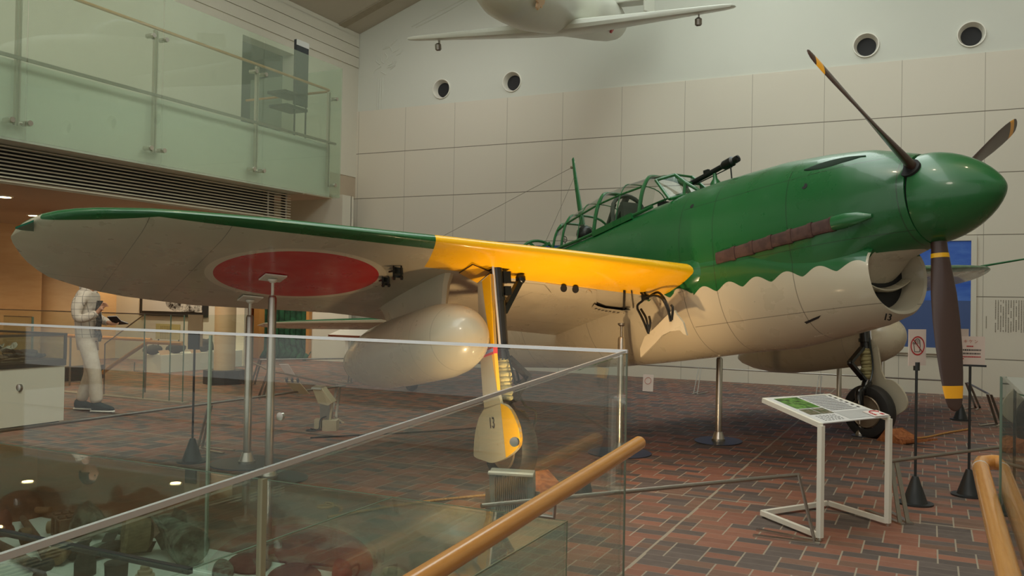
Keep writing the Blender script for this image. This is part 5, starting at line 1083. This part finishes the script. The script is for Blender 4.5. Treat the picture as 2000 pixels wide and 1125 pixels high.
def lump(name, outline, h, m, lab, seed=1, cat='bag'):
    P = [at(u, v) for u, v in outline]; c = sum(P, Vector())/len(P); R = random.Random(seed); rings = []
    for z, f in ((.0, 1.), (.35, 1.03), (.75, .93), (1., .80), (1.04, .4), (1.05, .02)): rings.append([c+(p-c)*f*(1+R.uniform(-.03, .03))+Vector((0, 0, h*z*(1+R.uniform(-.1, .1)))) for p in P])
    q = MB(); q.loft(rings); o = tag_(name, q, m, lab, cat); o.modifiers.new('smooth_leather', 'SUBSURF').levels = 1; return o
o = lump('leather_satchel', ((437, 1104), (462, 1086), (500, 1087), (534, 1096), (530, 1112), (500, 1126), (452, 1122)), .032, lea, 'aged brown leather satchel lying left of the others in the case')
q = MB(); q.tube([at(512, 1092, .05), at(540, 1096, .05), at(560, 1100, .03), at(548, 1112, .02), at(530, 1118, .03)], .006, 6, sub=5); O('strap', q, lea, o, False)
o = lump('leather_satchel', ((520, 1122), (560, 1106), (596, 1106), (636, 1124), (620, 1150), (520, 1150)), .032, lea, 'aged brown leather satchel lying in the middle with a looped strap', 3)
q = MB(); q.tube([at(596, 1112, .05), at(610, 1102, .05), at(652, 1106, .04), at(668, 1108, .03)], .007, 6, sub=5); O('strap', q, lea, o, False)
o = lump('leather_pouch', ((646, 1125), (656, 1106), (676, 1112), (692, 1124), (680, 1142), (650, 1142)), .06, worn('red_leather', (S(110, 34, 32), S(84, 24, 24), S(130, 50, 44)), 9, .8, .3), 'reddish torn leather pouch right of the satchels', 4)
q = MB(); q.tube([at(680, 1112, .05), at(698, 1102, .05), at(702, 1112, .03), at(696, 1124, .02)], .006, 6, sub=5); O('strap', q, lea, o, False)
lump('plaster_lump', ((412, 1118), (430, 1104), (452, 1110), (462, 1128), (440, 1140), (414, 1136)), .05, brz, 'pale green crumbly lump beside the post foot', 5, 'relic')
c_ = at(770, 1140, 0); q = MB(); q.ball(c_+Vector((0, 0, .04)), .06, 16, sq=(1.3, .8, .7)); tag_('cloth_pouch', q, tan, 'pale cloth pouch seen beside the wooden handrail foot', 'relic')
c_ = at(828, 1120, 0); q = MB(); q.lathe([(0, .06), (.05, .075), (.09, .078), (.088, .07), (.05, .066), (.02, .05)], c_, n=28, cap=False); q.lathe([(.02, .05), (.021, .05)], c_, n=28); tag_('glass_bowl', q, glass('bowl_glass', (.8, .82, .74)), 'pale glass bowl partly behind the wooden handrail', 'bowl')

# ================================================================== white plinth with glass top at left
px0, px1, py0, py1 = -10.2, -8.5, 3.9, 6.42
t = E('display_plinth', 'white plinth with a dark framed glass box of debris at the left edge', 'display case', (-9.3, 5.6, 0))
O('plinth', MB().box2((px0, py0, .03), (px1, py1, .63)), plain('plinth_white', S(222, 216, 196), .5, var=.02), t, smooth=False)
O('toe_kick', MB().box2((px0+.05, py0+.03, 0), (px1-.03, py1-.03, .03)), black, t, smooth=False)
fm = plain('frame_dark', S(62, 56, 46), .5)
O('base_frame', MB().box2((px0, py0, .63), (px1+.01, py1+.01, .70)), fm, t, smooth=False)
q = MB()
for x in (px0, px1): 
    for y in (py0, py1): q.box2((x-.012, y-.012, .70), (x+.012, y+.012, .97))
for x in (px0, px1): q.box2((x-.014, py0, .955), (x+.014, py1+.012, .98))
for y in (py0, py1): q.box2((px0, y-.014, .955), (px1, y+.014, .98))
O('glass_frame', q, fm, t, smooth=False)
for a, b in (((px1-.003, py0, .7), (px1+.003, py1, .955)), ((px0, py1-.003, .7), (px1, py1+.003, .955)), ((px0-.003, py0, .7), (px0+.003, py1, .955))): O('glass_side', MB().box2(a, b), case_glass, t, smooth=False)
lk = px(39, 757, px1+.005); O('lock', MB().lathe([(0, .018), (.012, .018)], (px1, lk.y, .40), (1, 0, 0), 16), steel_dk, t)
def shard(cx, cy, cz_, L_, W_, rot, tilt, m, name, lab, seed=0):
    R = random.Random(seed); M_ = Matrix.Translation((cx, cy, cz_)) @ Matrix.Rotation(rot, 4, 'Z') @ Matrix.Rotation(tilt, 4, 'Y'); q = MB(); rings = []
    for i in range(7): rings.append([M_ @ Vector((L_*(i/6-.5), W_*(j/6-.5)*(1-.3*abs(i/3-1)), .02*sin(j*1.4+i)+R.uniform(-.008, .008))) for j in range(7)])
    q.loft(rings, False, False); o = tag_(name, q, m, lab, 'wreckage', smooth=False); md = o.modifiers.new('thick', 'SOLIDIFY'); md.thickness = .012; return o
alm = worn('scrap_aluminium', (S(150, 146, 128), S(176, 172, 152), S(110, 104, 88)), 8, .6, .3)
shard(-8.85, 5.80, .80, .28, .18, .4, -.35, alm, 'metal_sheet', 'pale ribbed sheet of scrap metal leaning in the glass box', 1)
shard(-8.8, 5.98, .83, .16, .12, 1.2, -.5, alm, 'metal_sheet', 'small pale curled scrap standing behind the ribbed sheet', 2)
shard(-8.75, 5.72, .735, .35, .16, 1.5, .05, old, 'crumpled_metal', 'brown crumpled scrap at the left of the glass box', 3)
shard(-8.75, 6.12, .735, .42, .16, 1.55, .03, dkm, 'crumpled_metal', 'long dark flattened scrap at the right of the glass box', 4)
shard(-8.85, 6.15, .78, .34, .10, 1.5, .06, dkm, 'crumpled_metal', 'narrow dark scrap lying on top of the flattened one', 5)

# ================================================================== stair balustrades and wooden rails behind the person
t = E('stair_balustrade', 'frameless glass balustrade of the stairwell right of the person', 'balustrade', (-9.1, 8.35, 0))
ga, gb, gc = py(360, 618, 8.35), py(283, 614, 8.35), py(205, 672, 8.35); gm = py(334, 617, 8.35)
O('glass_panel', MB().box2((gm.x+.01, 8.344, 0), (ga.x, 8.356, 1.15)), clear, t, smooth=False)
O('glass_panel', MB().box2((gb.x, 8.344, 0), (gm.x-.01, 8.356, 1.15)), clear, t, smooth=False)
O('sloped_glass_panel', MB().prism([(gc.x, 8.344, 0), (gb.x-.01, 8.344, 0), (gb.x-.01, 8.344, 1.15), (gc.x, 8.344, .72)], (0, .012, 0)), clear, t, smooth=False)
O('glass_panel', MB().box2((ga.x-.006, 8.36, 0), (ga.x+.006, 9.6, 1.15)), clear, t, smooth=False)
q = MB()
for x in (ga.x, gm.x, gb.x): q.box2((x-.004, 8.343, 0), (x+.004, 8.357, 1.15))
O('glass_edge', q, edge_glass, t, smooth=False)
q = MB(); q.bar((gc.x, 8.35, .72), (gb.x, 8.35, 1.15), .012, .012); q.bar((gc.x, 8.35, 0), (gc.x, 8.35, .72), .012, .012); q.bar((gb.x, 8.35, 1.15), (ga.x, 8.35, 1.15), .012, .01); O('dark_trim', q, steel_dk, t, smooth=False)
O('kerb', MB().box2((-12.2, 8.30, 0), (ga.x+.05, 8.42, .02)), plain('kerb_stone', S(150, 138, 116), .6), t, smooth=False)
t = E('stair_balustrade', 'far glass balustrade with a thin dark top line behind the person', 'balustrade', (-14, 9.3, 0))
fa, fb = pz(-40, 605, 1.15), pz(282, 613, 1.15)
O('glass_panel', MB().box2((-15.9, fb.y-.006, 0), (fb.x, fb.y+.006, 1.14)), clear, t, smooth=False); O('dark_trim', MB().box2((-15.9, fb.y-.008, 1.14), (fb.x, fb.y+.008, 1.155)), steel_dk, t, smooth=False)
t = E('stair_balustrade', 'small glass screen standing left of the person behind the debris box', 'balustrade', (-11.5, 8, 0))
sa, sb = py(8, 617, 8.0), py(64, 618, 8.0); O('glass_panel', MB().box2((sa.x, 7.994, 0), (sb.x, 8.006, sa.z)), case_glass, t, smooth=False); O('glass_edge', MB().box2((sb.x-.012, 7.99, 0), (sb.x+.012, 8.01, sa.z)), edge_glass, t, smooth=False)
O('dark_trim', MB().bar((sa.x, 8, sa.z), (sb.x, 8, sa.z), .012, .012), steel_dk, t, smooth=False)
t = E('stair_handrail', 'wooden handrail behind the person turning down along the stairs', 'handrail', (-9.6, 8.6, 0))
h1, h2, h3, h4 = py(357, 671, 8.6), py(288, 668, 8.6), py(200, 728, 8.6), py(228, 708, 8.6)
q = MB(); q.tube([h1, h2, h4, h3], .028, 14); O('rail', q, rail_wood, t)
q = MB(); q.tube([h4+Vector((.35, 0, .02)), h4+Vector((.35, 0, -.1)), h4+Vector((.55, .0, -.1))], .010, 8); O('bracket', q, steel, t)
t = E('stair_handrail', 'straight wooden handrail running behind the person at hip height', 'handrail', (-11.5, 9.0, 0))
q = MB(); q.tube([py(-20, 652, 9.0), py(125, 655, 9.0), py(295, 664, 9.0)], .026, 14); O('rail', q, rail_wood, t)
for x in (-11.8, -10.2): O('post', MB().cyl((x, 9.0, 0), (x, 9.0, py(205, 660, 9.0).z), .015, n=10), steel_dk, t)

# ================================================================== white plinths and relics near the column
f0, f1_ = pz(314, 729), pz(476, 716)
XP = f0.x; yE = px(476, 716, XP).y
t = E('long_plinth', 'long low white plinth behind the column carrying dark relics', 'plinth', (XP-.5, (f0.y+yE)/2, 0))
zP = px(314, 694, XP).z
O('plinth', MB().box2((XP-.42, f0.y, .0), (XP, yE, zP)), plain('plinth_white2', S(206, 208, 198), .6, var=.02), t, smooth=False)
relic = [((300, 690), .40, .09, 'long dark relic lying at the left end of the long plinth'), ((345, 688), .42, .10, 'dark rounded relic in the middle of the long plinth'), ((398, 686), .42, .12, 'dark ribbed relic at the right end of the long plinth')]
for k, ((u, v), L_, r_, lab) in enumerate(relic):
    p = px(u, v, XP-.2); q = MB(); q.ball((XP-.22, p.y, zP+r_*1.02), r_, 14, sq=(1, L_/r_/1.9, 1), jit=.09, seed=k+20); tag_('dark_relic', q, dkm, lab, 'relic')
for u, lab in ((322, 'left'), (382, 'right')):
    p = px(u, 692, XP-.06); q = MB(); q.prism([(XP-.04, p.y-.12, zP), (XP-.04, p.y+.12, zP), (XP-.10, p.y+.12, zP+.08), (XP-.10, p.y-.12, zP+.08)], (-.005, 0, 0)); tag_('caption_card', q, plain('card_tan', S(180, 150, 124), .7), 'tan caption card on the long plinth, the %s one' % lab, 'label', smooth=False)
p = px(408, 690, XP-.2); q = MB(); q.tube([(XP-.2, p.y+.1*cos(a), zP+.02+.22*sin(a)) for a in [pi*k/12 for k in range(13)]], .018, 8); tag_('iron_handle', q, black, 'black hooped handle standing at the right end of the long plinth', 'relic')
ya = 12.6; a, b = py(306, 632, ya), py(352, 664, ya)
t = E('notice_board', 'yellowish notice board with a grid of writing left of the beige sign board', 'board', ((a.x+b.x)/2, ya, 0))
bd = O('board', MB().box2((a.x, ya-.02, b.z), (b.x, ya, a.z)), plain('board_yellow', S(176, 166, 116), .7), t, smooth=False)
q = MB()
for i in range(7):
    for j in range(9): q.box2((a.x+.14+i*.045, ya-.024, a.z-.06-j*.03), (a.x+.15+i*.045, ya-.02, a.z-.045-j*.03))
O('writing', q, dk_ink, bd, smooth=False, kind='stuff')
q = MB(); q.cyl((a.x+.05, ya+.01, 0), (a.x+.05, ya+.01, a.z), .012, n=8); O('leg', q, black, t); q = MB(); q.cyl((b.x-.05, ya+.01, 0), (b.x-.05, ya+.01, a.z), .012, n=8); O('leg', q, black, t)
# slanted reading desk far back
a, b = py(648, 655, 14.6), py(722, 658, 14.6); t = E('reading_desk', 'white slanted reading desk with a wooden front edge below the tailplane', 'desk', ((a.x+b.x)/2, 14.6, 0))
O('desk_top', MB().prism([(a.x, 14.5, a.z), (b.x+.2, 14.5, a.z), (b.x+.2, 14.9, a.z+.16), (a.x+.15, 14.9, a.z+.16)], (0, 0, .02)), white_paint, t, smooth=False); O('front_edge', MB().box2((a.x, 14.48, a.z-.02), (b.x+.2, 14.5, a.z+.02)), door_wood, t, smooth=False)
lx = py(679, 690, 14.7).x; O('leg', MB().box2((lx-.04, 14.66, 0), (lx+.04, 14.72, a.z+.05)), white_paint, t, smooth=False); O('leg', MB().box2((lx+.7, 14.66, 0), (lx+.78, 14.72, a.z+.05)), white_paint, t, smooth=False)
cbp = py(657, 440, YB); t = E('wall_camera', 'small white camera bracket on the back wall under the balcony', 'camera', tuple(cbp)); q = MB(); q.box(cbp+Vector((0, -.1, -.03)), (.18, .08, .07), Matrix.Rotation(.4, 3, 'Y')); O('body', q, white_paint, t, smooth=False); q = MB(); q.bar(cbp+Vector((-.06, -.05, .0)), cbp+Vector((-.08, .0, .14)), .03, .03); O('bracket', q, black, t, smooth=False)

# ================================================================== the person with a book
fp = pz(174, 803, 0); PF = Vector((.9, .436, 0)); PS = Vector((.436, -.9, 0))   # forward, towards the camera side
PM = frame(PF, -PS, (0, 0, 1), (fp.x, fp.y, 0))     # local: x forward, y away from the viewer, z up
def skin(name, verts, edges, radii, mat, parent=None, sub=2, **k):
    me = bpy.data.meshes.new(name); me.from_pydata([Vector(v) for v in verts], edges, []); me.materials.append(mat)
    o = bpy.data.objects.new(name, me); COL.objects.link(o)
    if parent is None: o.matrix_world = PM; MW[o.name] = PM.copy()
    else: o.parent = parent; MW[o.name] = MW[parent.name].copy()
    m = o.modifiers.new('skin', 'SKIN'); m.use_smooth_shade = True
    for i, r in enumerate(radii): me.skin_vertices[0].data[i].radius = r if isinstance(r, tuple) else (r, r)
    me.skin_vertices[0].data[0].use_root = True
    s = o.modifiers.new('sub', 'SUBSURF'); s.levels = sub; s.render_levels = sub
    return setp(o, **k)
skin_m = plain('skin_tone', S(196, 146, 116), .5, var=.04)
V = [(-.03, 0, .92), (-.06, 0, 1.08), (-.07, 0, 1.25), (-.06, 0, 1.38), (-.03, 0, 1.48), (-.01, 0, 1.56),      # pelvis .. neck
     (0, -.09, .88), (.09, -.09, .50), (.14, -.09, .10), (.24, -.09, .04),          # near leg (forward)
     (-.06, .09, .88), (-.02, .09, .50), (-.16, .09, .10), (-.07, .09, .04),        # far leg
     (-.06, -.17, 1.37), (-.06, -.23, 1.10), (.13, -.20, 1.16), (.175, -.19, 1.205),    # near arm: elbow low, hand raised
     (-.06, .17, 1.37), (-.04, .23, 1.12), (.14, .10, 1.07), (.20, .06, 1.06)]     # far arm holding the book
Ed = [(0, 1), (1, 2), (2, 3), (3, 4), (4, 5), (0, 6), (6, 7), (7, 8), (8, 9), (0, 10), (10, 11), (11, 12), (12, 13), (3, 14), (14, 15), (15, 16), (16, 17), (3, 18), (18, 19), (19, 20), (20, 21)]
Rr_ = [.08, .075, .08, .07, .05, .048, .05, .04, .035, .03, .05, .04, .035, .03, .035, .03, .026, .026, .035, .03, .026, .026]
nV = len(V)
def addf(base, root, pts, r):   # finger chain
    prev = base
    for i, p in enumerate(pts): V.append(p); Ed.append((prev, len(V)-1)); Rr_.append(r*(1-.12*i)); prev = len(V)-1
V.append((.21, -.19, 1.245)); Ed.append((17, nV)); Rr_.append((.032, .018)); palm = nV
for k, (dx, dz, dy) in enumerate(((0.0, .050, -.012), (.018, .045, -.004), (.03, .030, .004), (.034, .012, .012))):
    addf(palm, 0, [(.22+dx*.5, -.19+dy, 1.255+dz*.6), (.235+dx, -.195+dy, 1.262+dz), (.252+dx*1.1, -.20+dy, 1.25+dz)], .010)
addf(palm, 0, [(.225, -.215, 1.235), (.25, -.215, 1.225)], .011)
V.append((.245, .03, 1.055)); Ed.append((21, len(V)-1)); Rr_.append((.032, .018)); palm2 = len(V)-1
for k in range(4): addf(palm2, 0, [(.27+.01*k, -.00-.012*k+.02, 1.05), (.31+.008*k, -.01-.014*k+.02, 1.055), (.33+.004*k, -.01-.014*k+.02, 1.07)], .0095)
addf(palm2, 0, [(.26, .06, 1.06), (.29, .07, 1.085)], .011)
body = skin('person', V, Ed, Rr_, skin_m, None, 2, label='person in a white plaid overshirt and cream trousers, walking with an open book', cat='person')
# head is part of the body mesh below; jacket and trousers are children
hd_ = MB(); HC = Vector((.02, 0, 1.665))
rings = []
for i in range(17):
    a = -pi/2+pi*i/16; z = sin(a)*.12; r_ = cos(a)
    jaw = 1-.28*max(0, -sin(a))
    ring = []
    for j in range(28):
        b_ = 2*pi*j/28; x = cos(b_)*.098*r_; y = sin(b_)*.076*r_*jaw
        if abs(b_) < .25 or abs(b_-2*pi) < .25: x += .022*math.exp(-((z+.015)/.022)**2)+.006*math.exp(-((z+.055)/.01)**2)
        if .3 < min(b_, 2*pi-b_) < .6: x -= .010*math.exp(-((z-.018)/.015)**2)
        ring.append(HC+Vector((x+(.012 if z < -.06 else 0), y, z)))
    rings.append(ring)
hm = MB(); hm.loft(rings); 
for s in (-1, 1): hm.ball(HC+Vector((-.01, s*.078, -.005)), .028, 10, sq=(.6, .35, 1.1))
ho = O('head', hm, skin_m, body, True)
for s in (-1, 1): O('eye', MB().ball(HC+Vector((.083, s*.032, .018)), .011, 8), plain('eye_dark', (.02, .015, .01), .2), ho, True)
hr_ = MB(); rings = []
for i in range(12):
    a = -.25+(pi/2+.25)*i/11; rings.append([HC+Vector((cos(b_)*.108*cos(a)-.012-(.02 if cos(b_) > .3 and a < .5 else 0), sin(b_)*.088*cos(a), sin(a)*.132+.004)) for b_ in [2*pi*j/28 for j in range(28)]])
hr_.loft(rings, False); O('hair', hr_, plain('black_hair', (.012, .010, .009), .5, bump=.5, bscale=120), body, True)
def plaid():
    t = NT('plaid_flannel', .9); x, y, z = t.xyz()
    f = lambda v, o: t.n('LESS_THAN', t.n('FRACT', t.n('DIVIDE', t.n('ADD', v, o), .075)), .085)
    m = t.n('MAXIMUM', f(z, 5), t.n('MAXIMUM', f(t.n('ADD', x, t.n('MULTIPLY', z, .12)), 5.02), t.n('MULTIPLY', f(y, 5.04), t.n('GREATER_THAN', t.n('ABSOLUTE', x), .08))))
    t.bump(t.noise(14, 4), .5, .02)
    return t.col(t.mix(t.n('MULTIPLY', m, .6), S(214, 200, 180), S(84, 76, 70)))
JV = [(-.035, 0, .79), (-.05, 0, .98), (-.065, 0, 1.12), (-.07, 0, 1.26), (-.06, 0, 1.38), (-.035, 0, 1.455), (-.06, -.16, 1.375), (-.07, -.225, 1.24), (-.06, -.24, 1.11), (.03, -.22, 1.12), (.13, -.20, 1.165), (.165, -.192, 1.195), (-.06, .16, 1.375), (-.05, .23, 1.12), (.12, .115, 1.075), (.17, .08, 1.065)]
JE = [(0, 1), (1, 2), (2, 3), (3, 4), (4, 5), (4, 6), (6, 7), (7, 8), (8, 9), (9, 10), (10, 11), (4, 12), (12, 13), (13, 14), (14, 15)]
JR = [(.185, .135), (.18, .13), (.172, .128), (.17, .13), (.14, .115), (.07, .075), .085, .075, .066, .062, .052, .045, .085, .066, .052, .045]
skin('overshirt', JV, JE, JR, plaid(), body, 2, label='white plaid overshirt')
q = MB(); q.tube([(.03, .055, 1.42), (-.03, .085, 1.46), (-.10, .05, 1.48), (-.115, 0, 1.485), (-.10, -.05, 1.48), (-.03, -.085, 1.46), (.03, -.055, 1.42)], [.018, .026, .03, .026, .018], 10, sub=3); O('collar', q, plaid(), body, True)
trs = worn('cream_cotton', (S(216, 198, 176), S(206, 188, 164), S(222, 206, 186)), 3, .9, .9)
skin('trousers', [(-.03, 0, .90), (.0, -.085, .80), (.06, -.09, .60), (.10, -.09, .46), (.115, -.09, .28), (.13, -.09, .10), (-.05, .085, .80), (-.04, .09, .60), (-.03, .09, .46), (-.09, .09, .28), (-.15, .09, .10)], [(0, 1), (1, 2), (2, 3), (3, 4), (4, 5), (0, 6), (6, 7), (7, 8), (8, 9), (9, 10)], [.12, .105, .095, .085, .082, .078, .105, .092, .083, .08, .074], trs, body, 2)
shm = plain('black_shoe', (.01, .02, .018), .8)
for s, (x, y) in ((0, (.165, -.09)), (1, (-.125, .09))):
    q = MB(); q.loft([[Vector((x+dx+w_*.0, y+w_*cos(a), .028+max(0, h_)*.5*(1+sin(a)))) for a in [2*pi*k/16 for k in range(16)]] for dx, w_, h_ in ((-.09, .03, .09), (-.07, .045, .11), (-.02, .048, .11), (.03, .05, .085), (.10, .052, .06), (.15, .042, .045), (.175, .015, .02))]); so = O('shoe', q, shm, body, True, label='black knitted shoe')
    q = MB(); q.loft([[Vector((x+dx, y+w_*cos(a), .014+.014*sin(a))) for a in [2*pi*k/12 for k in range(12)]] for dx, w_ in ((-.105, .02), (-.09, .045), (.0, .052), (.10, .056), (.165, .042), (.185, .01))]); O('sole', q, plain('white_sole', S(222, 216, 204), .6), so, True, label='white rubber sole')
q = MB(); rings = [[Vector((x_+.012*sin(3*k+z_*30), y_, z_)) for k, (x_, y_) in enumerate(((.10, -.10), (.125, -.06), (.13, -.01), (.105, -.01), (.095, -.05)))] for z_ in (1.33, 1.2, 1.08, .98, .90, .84)]
q.loft(rings); O('scarf', q, worn('grey_scarf', (S(70, 66, 62), S(40, 38, 38), S(104, 98, 90)), 14, .9, .4), body, True, label='dark grey checked scarf hanging at the front')
bk = E('open_book', 'open book with a dark cover held low by the walking person', 'book', M=PM @ Matrix.Translation((.31, 0, 1.085)))
BM = PM @ Matrix.Translation((.30, 0, 1.08)) @ Matrix.Rotation(-.12, 4, 'Y') @ Matrix.Rotation(-1.0, 4, 'X') @ Matrix.Scale(.85, 4)
q = MB(); q.add([BM @ Vector(p) for p in ((-.075, -.10, .015), (.075, -.10, -.01), (.09, .0, .055), (-.06, .0, .075))], [(0, 1, 2, 3)]); 
cv = MB(); cv.prism([BM @ Vector(p) for p in ((-.085, -.11, -.02), (.055, -.11, -.035), (.07, .0, .005), (-.07, .0, .02))], (0, 0, -.006)); cv.prism([BM @ Vector(p) for p in ((-.07, .0, .02), (.07, .0, .005), (.12, .10, .075), (-.02, .10, .085))], (0, 0, -.006)); O('cover', cv, plain('book_cover', (.015, .010, .012), .5), bk, smooth=False)
pg = MB(); pg.prism([BM @ Vector(p) for p in ((-.08, -.105, -.014), (.05, -.105, -.029), (.065, .0, .011), (-.065, .0, .026))], (0, 0, .008)); pg.prism([BM @ Vector(p) for p in ((-.065, .0, .022), (.065, .0, .007), (.115, .095, .078), (-.015, .095, .088))], (0, 0, .008)); O('pages', pg, plain('book_pages', S(226, 222, 212), .8), bk, smooth=False)
